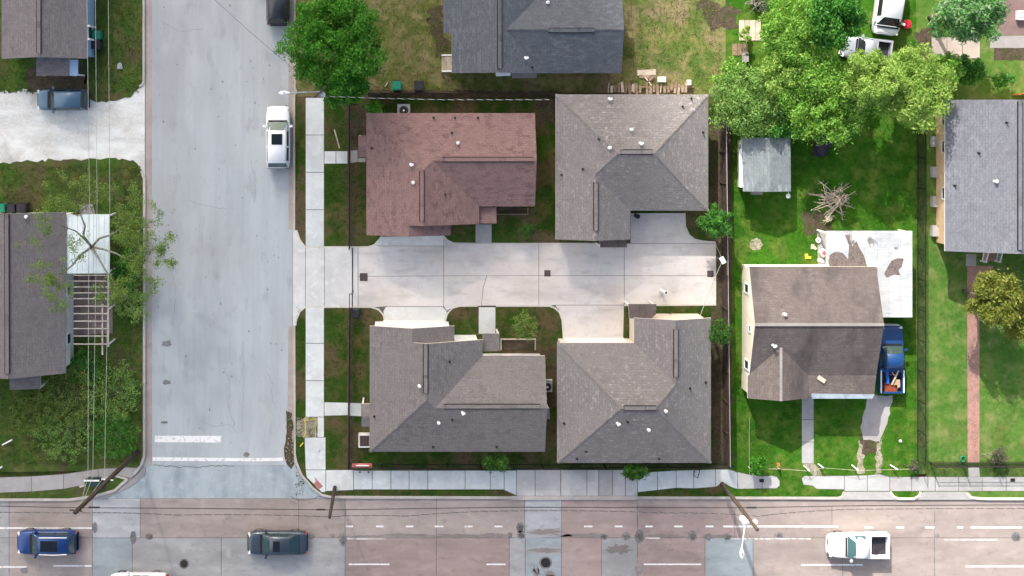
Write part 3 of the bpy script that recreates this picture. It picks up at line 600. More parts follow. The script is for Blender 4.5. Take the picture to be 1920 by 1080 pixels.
def ridge_vent(par, F, a, b, mat):
    p, q = on_roof(F, *a, 4), on_roof(F, *b, 4); z = max(p[2], q[2]); d = Vector((q[0] - p[0], q[1] - p[1], 0)); L = d.length; c = ((p[0] + q[0]) / 2, (p[1] + q[1]) / 2, z + .0)
    rz = math.atan2(d.y, d.x)
    o = MB().obox((c[0], c[1], z + .03), (L, .40, .07), rz).build('ridge_vent', M['steel_dark'], par)
    m = MB().obox((c[0], c[1], z + .085), (L + .02, .27, .035), rz); m.uv = [[(0, 0), (0, .3), (.4, .3), (.4, 0)]] * 6
    m.build('vent_cap', mat, o)
def walls(par, ring, mat, s, z0=0.0, name='wall', th=None):
    """ring: (x, y, top) in eave plan units; one outside skin with a top"""
    pts = [((x - NX) * s / S, -(y - NY) * s / S, t) for x, y, t in ring]; n = len(pts)
    mb = MB(); mb.add([(p[0], p[1], z0) for p in pts] + pts, [(i, (i + 1) % n, n + (i + 1) % n, n + i) for i in range(n)])
    return mb.build(name, mat, par)
def inset(poly, d):
    """shrink an orthogonal plan polygon by d plan units"""
    n = len(poly); a = sum(poly[i][0] * poly[(i + 1) % n][1] - poly[(i + 1) % n][0] * poly[i][1] for i in range(n)); sg = 1 if a > 0 else -1; out = []
    for i in range(n):
        p0, p1, p2 = [Vector(poly[(i + k) % n]) for k in (-1, 0, 1)]
        d1, d2 = (p1 - p0).normalized(), (p2 - p1).normalized(); n1, n2 = Vector((-d1.y, d1.x)) * sg, Vector((-d2.y, d2.x)) * sg
        out.append((p1.x + (n1.x + n2.x) * d, p1.y + (n1.y + n2.y) * d) if abs(d1.dot(d2)) < .5 else (p1.x + n1.x * d, p1.y + n1.y * d))
    return out
def window(par, c, w, h, face, frame=None, name='window'):
    """c: centre on the wall (metres), face: outward (x, y)"""
    fx, fy = face; tx, ty = -fy, fx; fr = MB()
    for s1 in (-1, 1):
        fr.obox((c[0] + tx * s1 * w / 2 + fx * .03, c[1] + ty * s1 * w / 2 + fy * .03, c[2]), (.07 if tx else .08, .07 if ty else .08, h + .1))
        fr.obox((c[0] + fx * .03, c[1] + fy * .03, c[2] + s1 * h / 2), (w if tx else .08, w if ty else .08, .08))
    o = fr.build(name, frame or M['white'], par)
    MB().obox((c[0] + fx * .02, c[1] + fy * .02, c[2]), (w if tx else .02, w if ty else .02, h)).build('pane', M['glass'], o)
    return o
def garage_door(par, c, w, h, face):
    fx, fy = face; tx = abs(fy); o = MB().obox((c[0] + fx * .03, c[1] + fy * .03, h / 2 + .14), (w if tx else .06, .06 if tx else w, h)).build('garage_door', M['white'], par)
    for k in range(4): MB().obox((c[0] + fx * .07, c[1] + fy * .07, .14 + h * (k + .5) / 4), (w - .1 if tx else .04, .04 if tx else w - .1, h / 4 - .05)).build('panel', M['white'], o)
def low_roof(par, poly, z, mat, name='porch_roof', trim=None, slope=None):
    f = [W(x, y, z + (slope(x, y) if slope else 0)) for x, y in poly]
    return roof_build(name, par, [f], mat, trim or M['beige'], .12)
def post(par, px, py, z, w=.12, mat=None):
    p = W(px, py, z); return MB().box(p[0] - w / 2, p[1] - w / 2, .08, p[0] + w / 2, p[1] + w / 2, z - .1).build('post', mat or M['white'], par)

def duplex_L(name_lab, flip, X0, X1, XW, XG, ys, roofmat, label, wallm, ez=2.75):
    """L-shaped duplex: main bar with a big and a small front gable. ys = (far eave, near main eave, big gable end, small gable end)"""
    ye, yn, yb, yg = ys; t = -1 if flip else 1            # t: direction from the main bar to the gables (plan y)
    hm = abs(yn - ye) / 2; yr = (ye + yn) / 2; hw = (XW - X0) / 2; xr = X0 + hw; hg = (XG - X0) / 2; xg = X0 + hg
    yh = ye + t * hw                                       # end of the wing ridge
    F = [[(X0, yg, 0), (xg, yg, hg), (xg, yb, hg), (xr, yb, hw), (xr, yh, hw), (X0, ye, 0)],
         [(xg, yg, hg), (XG, yg, 0), (XG, yb - t * 4, 0), (xg, yb - t * 4, hg)],
         [(xr, yb, hw), (XW, yb, 0), (XW, yn, 0), (XW - hm, yr, hm), (xr, yh, hw)],
         [(XW, yn, 0), (X1, yn, 0), (X1, yr, hm), (XW - hm, yr, hm)],
         [(X0, ye, 0), (xr, yh, hw), (XW - hm, yr, hm), (X1, yr, hm), (X1, ye, 0)]]
    F = roof_geom(ez, F); s = (CH - ez) / CH
    c = G(NX + ((X0 + X1) / 2 - NX) * s, NY + ((ye + yn) / 2 - NY) * s)
    h = thing('duplex_house', label, 'house', (c[0], c[1], LZ))
    roof = roof_build('roof', h, F, roofmat, M['beige'])
    k = s / S * PITCH; e = ez - .2; o = 9; og = 3
    ring = [(X0 + o, yg - t * og, e), (xg, yg - t * og, e + (hg - 4) * k), (XG - o, yg - t * og, e), (XG - o, yb - t * og, e), (XW - o, yb - t * og, e), (XW - o, yn - t * o, e), (X1 - og, yn - t * o, e), (X1 - og, yr, e + (hm - 4) * k), (X1 - og, ye + t * o, e), (X0 + o, ye + t * o, e)]
    walls(h, ring, wallm, s)
    xa, xb = X0 + 24, XG - 16; cc = ((xa + xb) / 2 - NX) * s / S, -((yg - t * og) - NY) * s / S
    garage_door(h, cc, (xb - xa) * s / S, 2.1, (0, -t))
    # gable field above the big front gable
    MB().add([( (xg - NX) * s / S, -((yb - t * og) - NY) * s / S, e), ((XW - o - NX) * s / S, -((yb - t * og) - NY) * s / S, e), ((xr - NX) * s / S, -((yb - t * og) - NY) * s / S, e + (hw - 4) * k)], [(0, 1, 2)])
    g = MB(); yy = -((yb - t * og) - NY) * s / S
    g.add([((xg - 10 - NX) * s / S, yy, e), ((XW - o - NX) * s / S, yy, e), ((xr - NX) * s / S, yy, e + (hw - 6) * k), ((xg - 10 - NX) * s / S, yy + t * .1, e), ((XW - o - NX) * s / S, yy + t * .1, e), ((xr - NX) * s / S, yy + t * .1, e + (hw - 6) * k)], [(0, 1, 2), (5, 4, 3), (0, 3, 4, 1), (1, 4, 5, 2), (2, 5, 3, 0)])
    g.build('gable_field', wallm, h)
    yw = -((yn - t * o) - NY) * s / S
    for xw in (XW + 28, XW + 72): window(h, ((xw - NX) * s / S, yw, 1.5), .9, 1.3, (0, -t))
    return h, F
nw, F = duplex_L('nw', False, 687, 1003, 898, 845, (212, 387, 420, 441), M['roof_brown'], 'brown shingled duplex house beside the street, north of the shared court', M['beige'])
vents(nw, F, [(858, 268), (770, 308), (774, 342)], [(813, 221), (853, 221), (896, 221), (847, 249), (835, 365), (697, 278)])
ridge_vent(nw, F, (828, 299), (1000, 299), M['roof_brown']); ridge_vent(nw, F, (791, 320), (791, 415), M['roof_brown'])
low_roof(nw, [(672, 254), (688, 254), (688, 274), (672, 274)], 2.4, M['roof_brown'], slope=lambda x, y: (y - 254) * .012)
low_roof(nw, [(672, 274), (688, 274), (688, 295), (672, 295)], 2.4, M['roof_brown'], slope=lambda x, y: (295 - y) * .012)
low_roof(nw, [(897, 389), (931, 389), (931, 419), (899, 419)], 2.35, M['roof_brown'])
post(nw, 929, 417, 2.35); post(nw, 674, 293, 2.4); post(nw, 674, 256, 2.4)
sw, F = duplex_L('sw', True, 693, 1022, 905, 852, (847, 667, 637, 611), M['roof_taupe'], 'taupe shingled duplex house at the street corner by the red sign', M['white'])
vents(sw, F, [(786, 723), (867, 773), (822, 792)], [(843, 678), (702, 781), (848, 787), (812, 838), (931, 838)])
ridge_vent(sw, F, (832, 762), (1012, 762), M['roof_taupe']); ridge_vent(sw, F, (798, 645), (798, 736), M['roof_taupe'])
low_roof(sw, [(678, 757), (694, 757), (694, 781), (678, 781)], 2.4, M['roof_taupe'], slope=lambda x, y: (y - 757) * .012)
low_roof(sw, [(678, 781), (694, 781), (694, 800), (678, 800)], 2.4, M['roof_taupe'], slope=lambda x, y: (805 - y) * .012)
low_roof(sw, [(905, 625), (936, 625), (937, 658), (906, 659)], 2.35, M['roof_taupe']); low_roof(sw, [(1021, 766), (1030, 766), (1031, 786), (1021, 786)], 2.5, M['roof_taupe'])
post(sw, 935, 628, 2.35); post(sw, 680, 760, 2.4); post(sw, 680, 797, 2.4); post(sw, 1029, 769, 2.5); post(sw, 1029, 783, 2.5)

def duplex_hip(flip, X0, X1, ya, yb, wing, yw, roofmat, label, wallm, ez=2.75):
    """hipped block ya..yb; a wing on one side runs to yw. wing = (x eave outer, x eave inner)"""
    t = -1 if flip else 1; hm = abs(yb - ya) / 2; yr = (ya + yb) / 2; xo, xi = wing; hw = abs(xi - xo) / 2; xr = (xo + xi) / 2
    left = xo == X0; xA, xB = (X0, X1) if left else (X1, X0); d = 1 if left else -1     # xA: wing side
    F = [[(xA, ya, 0), (xA, yw, 0), (xr, yw, hw), (xr, yb - t * hw, hw), (xA + d * hm, yr, hm)],
         [(xr, yw, hw), (xi, yw, 0), (xi, yb, 0), (xr, yb - t * hw, hw)],
         [(xi, yb, 0), (xB, yb, 0), (xB - d * hm, yr, hm), (xA + d * hm, yr, hm), (xr, yb - t * hw, hw)],
         [(xB, yb, 0), (xB, ya, 0), (xB - d * hm, yr, hm)],
         [(xA, ya, 0), (xA + d * hm, yr, hm), (xB - d * hm, yr, hm), (xB, ya, 0)]]
    F = roof_geom(ez, F); s = (CH - ez) / CH; c = G(NX + ((X0 + X1) / 2 - NX) * s, NY + (yr - NY) * s)
    h = thing('duplex_house', label, 'house', (c[0], c[1], LZ)); roof_build('roof', h, F, roofmat, M['beige'])
    k = s / S * PITCH; e = ez - .2; o = 9; og = 3
    walls(h, [(xA + d * o, ya + t * o, e), (xA + d * o, yw - t * og, e), (xr, yw - t * og, e + (hw - 4) * k), (xi - d * (o if flip is False else 3), yw - t * og, e), (xi - d * (o if flip is False else 3), yb - t * 4, e), (xB - d * o, yb - t * 4, e), (xB - d * o, ya + t * o, e)], wallm, s)
    xg0, xg1 = sorted((xi + d * 8, xB - d * (40 if left else 20))); cc = ((xg0 + xg1) / 2 - NX) * s / S, -((yb - t * 4) - NY) * s / S
    garage_door(h, cc, (xg1 - xg0) * s / S, 2.1, (0, -t))
    return h, F
ne, F = duplex_hip(False, 1042, 1328, 177, 395, (1042, 1182), 449, M['roof_pale'], 'pale taupe hipped duplex house at the north end of the court', M['beige'])
vents(ne, F, [(1183, 243), (1200, 268), (1142, 277), (1142, 185)], [(1123, 261), (1093, 317), (1053, 328), (1296, 185), (1280, 200), (1318, 248)])
ridge_vent(ne, F, (1163, 285), (1223, 285), M['roof_pale']); ridge_vent(ne, F, (1117, 342), (1117, 432), M['roof_pale'])
low_roof(ne, [(1125, 444), (1175, 444), (1176, 464), (1125, 464)], 2.4, M['roof_stain']); post(ne, 1127, 462, 2.4); post(ne, 1173, 462, 2.4)
se, F = duplex_hip(True, 1045, 1333, 868, 643, (1333, 1189), 596, M['roof_pale'], 'taupe hipped duplex house beside the board fence, south of the court', M['beige'])
vents(se, F, [(1247, 770), (1157, 793), (1215, 805)], [(1177, 791), (1294, 728), (1323, 717), (1058, 794), (1082, 860), (1099, 847), (1235, 860)])
ridge_vent(se, F, (1169, 765), (1230, 765), M['roof_pale']); ridge_vent(se, F, (1267, 617), (1267, 706), M['roof_pale'])
low_roof(se, [(1178, 570), (1231, 570), (1230, 589), (1222, 597), (1180, 597)], 2.4, M['roof_stain']); post(se, 1181, 573, 2.4); post(se, 1228, 573, 2.4)

# ---- slate house at the top
ez = 2.8; hw = 90; hm = 80
F = roof_geom(ez, [[(847, 137, 0), (847, 62, 0), (832, 62, -12), (832, -90, -12), (847, -90, 0), (937, -90, hw), (937, 137, hw)],
    [(937, 137, hw), (1017, 137, 10), (947, 67 - 10, hm), (937, 57, hw)], [(937, -90, hw), (937, 57, hw), (947, 57, hm), (1017, -13, 10), (1017, -90, 10)],
    [(947, 57, hm), (1017, 137, 10), (1027, 137, 0), (1165, 137, 0), (1165, 57, hm)], [(947, 57, hm), (1165, 57, hm), (1165, -23, 0), (1027, -23, 0), (1017, -13, 10)]])
th = thing('slate_house', 'dark slate shingled house with a long ridge vent at the top edge', 'house', (*G(1000, 50), LZ))
roof_build('roof', th, F, M['roof_slate'], M['greysiding']); s = (CH - ez) / CH; e = ez - .2; k = s / S * PITCH
walls(th, [(854, 130, e), (937, 130, e + 78 * k), (1020, 130, e), (1161, 130, e), (1161, 57, e + 72 * k), (1161, -16, e), (1020, -16, e), (1020, -86, e), (854, -86, e)], M['greysiding'], s)
ridge_vent(th, F, (937, -40), (937, 128), M['roof_slate']); ridge_vent(th, F, (1028, 57), (1114, 57), M['roof_slate']); vents(th, F, [(1026, 5), (985, 108)], [(998, 126)])
low_roof(th, [(929, 132), (958, 132), (957, 142), (930, 143)], 2.3, M['whitemetal'], 'window_hood', M['whitemetal'])
pd = sheet('pad', [(958, 132), (1006, 132), (1006, 146), (960, 147)], .08, LZ + .03, M['walk_old'])
# wooden steps with white rails at its west side
st = thing('porch_steps', 'small wooden steps with two white rails beside the slate house', 'steps', (*G(838, 120), LZ))
for i in range(4):
    a = G(828 + i * 4.6, 107), G(832.2 + i * 4.6, 133); MB().box(*a[0], LZ, *a[1], LZ + .18 * (i + 1)).build('tread', M['wood_pale'], st)
for y in (104.5, 134.5):
    a, b = G(829, y), G(847, y); r_ = MB().tube([(a[0], a[1], .9), (b[0], b[1], 1.25)], .06); r_.box(a[0] - .05, a[1] - .05, LZ, a[0] + .05, a[1] + .05, .9); r_.box(b[0] - .05, b[1] - .05, LZ, b[0] + .05, b[1] + .05, 1.25); r_.build('handrail', M['white'], st)

# ---- blue house, top left
ez = 2.7
F = roof_geom(ez, [[(3, 110, 0), (3, -200, 0), (83, -200, 80), (83, 108, 80)], [(163, 110, 0), (83, 108, 80), (83, -200, 80), (163, -200, 0)]])
bh = thing('blue_house', 'grey shingled house with pale blue walls above the gravel drive', 'house', (*G(90, 20), LZ)); roof_build('roof', bh, F, M['roof_left'], M['blue'])
s = (CH - ez) / CH; e = ez - .2; k = s / S * PITCH
walls(bh, [(10, 105, e), (83, 105, e + 70 * k), (161, 105, e), (161, -195, e), (83, -195, e + 70 * k), (10, -195, e)], M['blue'], s)
ridge_vent(bh, F, (73, -60), (73, 100), M['roof_left'])
xw = (161 - NX) * s / S
for y in (-40, 60): window(bh, (xw, -(y - NY) * s / S, 1.6), .9, 1.1, (1, 0))
for y in (48, 73): MB().obox((xw + .12, -(y - NY) * s / S, 1.6), (.25, .12, 2.1)).build('pilaster', M['white'], bh)
low_roof(bh, [(68, 108), (130, 108), (130, 142), (68, 142)], 2.3, M['roof_left']); low_roof(bh, [(130.6, 112), (146, 112), (146, 142), (130.6, 142)], 2.25, M['blue'], 'awning', M['blue'])
for x, y in ((70, 140), (128, 140), (144, 140)): post(bh, x, y, 2.25)

# ---- left house with metal cover and pergola
ez = 2.7
F = roof_geom(ez, [[(-72, 705, 0), (-72, 398, 0), (26, 398, 98), (26, 703, 98)], [(123, 700, 0), (26, 703, 98), (26, 398, 98), (123, 398, 0)]])
lh = thing('left_house', 'grey shingled house with off-white walls under the bare tree', 'house', (*G(30, 550), LZ)); roof_build('roof', lh, F, M['roof_left'], M['greysiding'])
s = (CH - ez) / CH; e = ez - .2; k = s / S * PITCH
walls(lh, [(-66, 690, e), (26, 690, e + 90 * k), (121, 690, e), (121, 404, e), (26, 404, e + 90 * k), (-66, 404, e)], M['offwhite'], s)
ridge_vent(lh, F, (14, 400), (14, 700), M['roof_left']); vents(lh, F, [(50, 406)], []); xw = (121 - NX) * s / S
for y in (548, 640): window(lh, (xw, -(y - NY) * s / S, 1.6), .8, 1.1, (1, 0))
low_roof(lh, [(18, 703), (76, 701), (76, 729), (18, 731)], 2.3, M['roof_left']); post(lh, 20, 728, 2.3); post(lh, 74, 727, 2.3)
cv = thing('patio_cover', 'white sheet metal patio cover littered with branches by the left house', 'patio cover', (*G(165, 460), LZ))
M['lefmetal'] = SM('white_sheet_metal', (.66, .76, .76), [((.78, .84, .84), 1, .45, .65), ((.20, .15, .11), .9, .63, .68, (.6, 2.2, 1)), ((.45, .5, .42), 4, .62, .75)], rough=.5)
for i in range(8):
    x0, x1 = 125 + i * 10, 134.7 + i * 10; a, b = W(x0, 402, 2.5), W(x1, 513, 2.5); MB().box(a[0], a[1], 2.42 - i * .02, b[0], b[1], 2.5 - i * .02).build('panel', M['lefmetal'], cv)
for x, y in ((203, 405), (203, 510)): post(cv, x, y, 2.3)
pg = thing('pergola', 'bare white pergola frame over the brown slab', 'pergola', (*G(175, 580), LZ))
for y in (516, 527, 538, 549, 560, 574, 588, 602, 616, 630, 645):
    a, b = W(138, y, 2.4), W(202, y, 2.4); MB().box(a[0], a[1] - .03, 2.34, b[0], b[1] + .03, 2.46).build('rafter', M['slat'], pg)
for x, y0, y1 in ((203, 514, 650), (192, 570, 665)):
    a, b = W(x, y0, 2.3), W(x, y1, 2.3); MB().box(a[0] - .05, a[1], 2.2, b[0] + .05, b[1], 2.335).build('beam', M['slat'], pg)
for x, y in ((203, 517), (203, 580), (203, 646)): post(pg, x, y, 2.3, .1)
# ---- cream house
ez = 2.7; xc, hg = 1458, 56.5
F = roof_geom(ez, [[(1405, 500, 0), (1643, 500, 0), (1643, 602, 102), (1405, 602, 102)],
    [(1405, 602, 102), (1643, 602, 102), (1643, 704, 0), (1515, 704, 0), (xc, 704 - hg, hg), (1405, 701, 3)],
    [(1402, 704, 0), (1405, 701, 3), (xc, 704 - hg, hg), (xc, 747, hg), (1402, 747, 0)], [(xc, 747, hg), (xc, 704 - hg, hg), (1515, 704, 0), (1515, 747, 0)],
    [(1515, 704, 0), (1643, 704, 0), (1640, 746, -12), (1515, 746, -12)]])
ch = thing('cream_house', 'cream walled house with stained brown gabled roof behind the green lawn', 'house', (*G(1500, 620), LZ)); roof_build('roof', ch, F, M['roof_stain'], M['cream'], .14)
s = (CH - ez) / CH; e = ez - .16; k = s / S * PITCH
walls(ch, [(1409, 504, e), (1636, 504, e), (1638, 602, e + 96 * k), (1636, 700, e), (1512, 700, e), (1510, 742, e), (xc, 742, e + 50 * k), (1408, 742, e), (1409, 700, e), (1409, 602, e + 96 * k)], M['cream'], s)
for y in (545, 618, 690): window(ch, ((1409 - NX) * s / S, -(y - NY) * s / S, 1.5 if y != 618 else 2.4), .7 if y != 618 else .5, 1.1 if y != 618 else .6, (-1, 0))
vents(ch, F, [(1470, 589), (1449, 647)], [])
mb = MB(); p = on_roof(F, 1540, 711); mb.obox((p[0], p[1], p[2] + .05), (.65, .32, .05), -.6, (-.12, 0)).build('loose_board', M['wood_pale'], ch)
low_roof(ch, [(1522, 738), (1640, 739.5), (1636, 747.5), (1522, 747.5)], 2.575, SM('bluish_flashing', (.30, .36, .41), [((.22, .26, .30), 2, .45, .65)], rough=.6), 'flashing', M['roof_bluegrey'])
top = sorted((v for v in F[0]), key=lambda v: -v[2])[:2]; xa, xb = sorted(v[0] for v in top); rz = top[0][2]; pale = conc('pale_ridge', (.30, .275, .26), 0)
MB().box(xa, top[0][1] - .11, rz - .04, xb, top[0][1] + .11, rz + .035).build('ridge_cap', pale, ch)
top = sorted((v for v in F[2]), key=lambda v: -v[2])[:2]; ya, yb = sorted(v[1] for v in top); rz = top[0][2]
MB().box(top[0][0] - .1, ya, rz - .04, top[0][0] + .1, yb, rz + .03).build('ridge_cap', pale, ch)
pc = thing('patio_cover', 'white flat patio cover with brown debris beside the cream house', 'patio cover', (*G(1630, 515), LZ)); zc = 2.45
def cpan(x0, y0, x1, y1): 
    a, b = W(x0, y0, zc), W(x1, y1, zc); MB().box(a[0], a[1], zc - .12, b[0], b[1], zc).build('panel', M['coverroof'], pc)
for i in range(4): cpan(1549 + i * 24, 433, 1572.7 + i * 24, 503)
for i in range(3): cpan(1645 + i * 22, 433, 1666.7 + i * 22, 595)
for x, y in ((1552, 437), (1708, 437), (1708, 592), (1648, 592)): post(pc, x, y, zc)
# debris drift on the cover
dp = [(1556, 478), (1566, 472), (1580, 474), (1590, 486), (1592, 460), (1584, 440), (1592, 442), (1598, 462), (1606, 452), (1612, 466), (1620, 480), (1626, 500), (1556, 502), (1553, 490)]
MB().prism([W(x, y, zc)[:2] for x, y in dp], zc + .003, zc + .03).build('leaf_litter', M['wood_dark'] if False else SM('leaf_litter', (.17, .135, .12), [((.10, .08, .075), 3, .45, .65), ((.24, .20, .18), 8, .5, .7)], rough=1), pc)
dp = [(1660, 508), (1672, 488), (1683, 484), (1694, 485), (1690, 500), (1684, 506), (1688, 516), (1676, 514), (1662, 520), (1658, 514)]
MB().prism([W(x, y, zc)[:2] for x, y in dp], zc + .003, zc + .03).build('leaf_litter', bpy.data.materials['leaf_litter'], pc)
# ---- tan house, far right
ez = 2.95
F = roof_geom(ez, [[(1772, 187, 0), (1890, 187, 118), (1890, 471, 118), (1772, 471, 0)], [(1890, 187, 118), (2008, 187, 0), (2008, 471, 0), (1890, 471, 118)]])
tn = thing('tan_house', 'bluegrey roofed house with tan walls at the right edge', 'house', (*G(1880, 330), LZ)); roof_build('roof', tn, F, M['roof_bluegrey'], M['white'], .14)
s = (CH - ez) / CH; e = ez - .16; k = s / S * PITCH; xw = (1786 - NX) * s / S
walls(tn, [(1786, 194, e), (1890, 194, e + 110 * k), (1994, 194, e), (1994, 462, e), (1890, 462, e + 110 * k), (1786, 462, e)], M['tan'], s)
for y in (224, 276, 365): window(tn, (xw, -(y - NY) * s / S, 1.9), .9, 1.3, (-1, 0))
ridge_vent(tn, F, (1912, 190), (1912, 468), M['roof_bluegrey']); vents(tn, F, [(1865, 340)], [(1835, 287), (1790, 348), (1887, 230)])
for i, y in enumerate((265, 322, 377, 432)):
    a, b = G(1743, y - 10), G(1757, y + 10); o = MB().box(*a, LZ, *b, .55).build('concrete_step', M['walk_sun'], None)
    tag(o, ['pale concrete step, first from the top along the tan wall', 'pale concrete step, second along the tan wall', 'pale concrete step, third along the tan wall', 'pale concrete step at the lower corner of the tan wall'][i], 'step', 'concrete steps along the tan wall')
bs = thing('brick_stoop', 'brick stoop with two white railings in front of the tan house', 'stoop', (*G(1855, 482), LZ))
for i in range(3):
    a, b = G(1840, 462 + i * 9), G(1863, 471 + i * 9); MB().box(a[0], a[1], LZ, b[0], b[1], .62 - i * .17).build('step', M['brickpath'], bs)
for x in (1838, 1864):
    a, b = G(x, 466), G(x - 1, 488); rl = MB(); rl.tube([(a[0], a[1], 1.45), (b[0], b[1], 1.05)], .055); rl.tube([(a[0], a[1], .75), (b[0], b[1], .4)], .045)
    for t in (0, 1): 
        q = (a, b)[t]; rl.box(q[0] - .06, q[1] - .06, LZ, q[0] + .06, q[1] + .06, (1.5, 1.1)[t])
    for t in range(1, 7): rl.tube([(a[0] + (b[0] - a[0]) * t / 7, a[1] + (b[1] - a[1]) * t / 7, .7 - .35 * t / 7), (a[0] + (b[0] - a[0]) * t / 7, a[1] + (b[1] - a[1]) * t / 7, 1.42 - .38 * t / 7)], .02, 4)
    rl.build('railing', M['white'], bs)
# ---- shed
ez = 2.35
F = roof_geom(ez, [[(1390, 258, 0), (1440, 258, 26), (1440, 359, 26), (1394, 359, 0)], [(1440, 258, 26), (1482, 258, 0), (1483, 359, 0), (1440, 359, 26)]])
sh = thing('garden_shed', 'small bleached grey shed on the lawn beside the board fence', 'shed', (*G(1430, 310), LZ)); roof_build('roof', sh, F, M['roof_shed'], M['whitemetal'], .1)
s = (CH - ez) / CH; walls(sh, [(1398, 264, 2.2), (1440, 264, 2.5), (1478, 264, 2.2), (1478, 354, 2.2), (1440, 354, 2.5), (1398, 354, 2.2)], M['offwhite'], s)
low_roof(sh, [(1386, 282), (1394, 275), (1393.5, 351), (1386, 351)], 2.0, M['whitemetal'], 'lean_to', M['whitemetal'])
p = G(1463, 352); a = MB().tube([(p[0], p[1], 2.0), (p[0], p[1] - .45, 2.1)], .03).build('lamp_arm', M['white'], sh); MB().cyl((p[0], p[1] - .5), .2, 1.98, 2.1, 10, .1).build('lamp_shade', M['white'], a)
p = G(1417, 360); MB().box(p[0] - .45, p[1] - .2, LZ, p[0] + .45, p[1] + .2, .3).build('doorstep', M['walk_old'], sh)
# ------------------------------------------------------------------ vehicles
def loft(mb, rings, close=True):
    n = len(rings[0]); b = len(mb.v)
    for r in rings: mb.v += [tuple(p) for p in r]
    for i in range(len(rings) - 1):
        for j in range(n - (0 if close else 1)):
            mb.f.append([b + i * n + j, b + i * n + (j + 1) % n, b + (i + 1) * n + (j + 1) % n, b + (i + 1) * n + j]); mb.m.append(0)
    mb.f.append([b + j for j in range(n)]); mb.m.append(0); mb.f.append([b + (len(rings) - 1) * n + j for j in range(n)][::-1]); mb.m.append(0)
def vehicle(name, label, px, py, heading, L, Wd, Ht, col_, kind='suv', glass_tint=(.03, .05, .055), roof_mat=None, sunroof=False, rails=None, metal=.0):
    """heading: degrees, 0 = +X (right), 90 = up the picture"""
    pm = paint('paint_' + name + str(int(px)), col_, metal, .32); gm = SM('glass_' + name + str(int(px)), glass_tint, [], rough=.06, spec=.8)
    p = W(px, py, .9); root = thing(name, label, 'pickup truck' if kind == 'pickup' else 'car', (p[0], p[1], 0.0), R(heading))
    w = Wd / 2; zt = .60 * Ht if kind != 'sedan' else .62 * Ht
    if kind == 'pickup': zt = .60 * Ht
    rear = -.12 * L if kind == 'pickup' else -.5 * L
    st = [(-.5, .62, .84), (-.494, .78, .92), (-.478, .89, .97), (-.45, .955, 1.0), (-.38, .99, 1.0), (-.2, 1, 1.01), (0, 1, 1.01), (.17, 1, 1.0), (.28, .99, .97), (.37, .965, .94), (.43, .91, .90), (.467, .83, .85), (.488, .72, .79), (.5, .54, .70)]
    if kind == 'pickup': st = [(-.12, 1, 1.0)] + [q for q in st if q[0] > -.1]
    rings = []
    for sx, fw, fz in st:
        ww = w * fw; z = zt * fz; x = sx * L; r_ = []
        half = [(0, z + .035), (.55 * ww, z + .03), (.86 * ww, z + .005), (.96 * ww, z - .05), (ww, z - .16), (ww, z * .55), (.95 * ww, .26), (.5 * ww, .22)]
        r_ = [(x, y, zz) for y, zz in half] + [(x, -y, zz) for y, zz in half[1:]][::-1]
        rings.append(r_)
    mb = MB(); loft(mb, rings); body = mb.build('body', pm, root, local=True, smooth=True)
    # cabin
    if kind == 'pickup': xr0, xr1, xf1, xf0 = -.115 * L, -.10 * L, .10 * L, .21 * L
    elif kind == 'sedan': xr0, xr1, xf1, xf0 = -.40 * L, -.20 * L, .10 * L, .25 * L
    elif kind == 'van': xr0, xr1, xf1, xf0 = -.49 * L, -.46 * L, .22 * L, .36 * L
    else: xr0, xr1, xf1, xf0 = -.49 * L, -.40 * L, .10 * L, .24 * L
    wb, wt = w * .93, w * .72
    def ring_top(x, hh, k=1.0): 
        a = [(wb, zt - .06), (wt * k + .05, hh - .13), (wt * k - .06, hh - .02), (0, hh + .015)]
        return [(x, y, z) for y, z in a] + [(x, -y, z) for y, z in a[:-1]][::-1]
    def ring_base(x, k=.95): 
        a = [(wb, zt - .08), (wb * k, zt - .02), (wb * .8, zt - .01), (0, zt + .02)]
        return [(x, y, z) for y, z in a] + [(x, -y, z) for y, z in a[:-1]][::-1]
    xm = (xr1 + xf1) / 2
    RG = [ring_base(xr0, .92), ring_top(xr1, Ht - .04, .95), ring_top(xm, Ht, 1.0), ring_top(xf1, Ht - .05, .97), ring_base(xf0)]
    mb = MB(); loft(mb, RG); cab = mb.build('cabin', roof_mat or pm, root, local=True)
    for f in cab.data.polygons: f.use_smooth = len(f.vertices) == 4
    def S_(i, v):
        t = v * 6; j = min(5, int(t)); f = t - j; return Vector(RG[i][j]).lerp(Vector(RG[i][j + 1]), f)
    def patch(i0, i1, u0, u1, v0, v1, nm, nu=2, nv=6, off=.015, mat=None):
        P = [[S_(i0, v0 + (v1 - v0) * b / nv).lerp(S_(i1, v0 + (v1 - v0) * b / nv), u0 + (u1 - u0) * a / nu) for b in range(nv + 1)] for a in range(nu + 1)]
        nrm = (P[-1][0] - P[0][0]).cross(P[0][-1] - P[0][0]).normalized(); c = P[nu // 2][nv // 2]; ctr = Vector((xm, 0, zt))
        if nrm.dot(c - ctr) < 0: nrm = -nrm
        m = MB(); N = nv + 1
        top = [tuple(q + nrm * off) for r in P for q in r]; bot = [tuple(q - nrm * .01) for r in P for q in r]
        fs = [(a * N + b, a * N + b + 1, (a + 1) * N + b + 1, (a + 1) * N + b) for a in range(nu) for b in range(nv)]
        K = len(top); m.add(top + bot, fs + [tuple(K + q for q in f[::-1]) for f in fs])
        bd = [b for b in range(N)] + [a * N + nv for a in range(1, nu + 1)] + [nu * N + b for b in range(nv - 1, -1, -1)] + [a * N for a in range(nu - 1, 0, -1)]
        for a, b in zip(bd, bd[1:] + bd[:1]): m.f.append([a, b, b + K, a + K]); m.m.append(0)
        return m.build(nm, mat or gm, root, local=True)
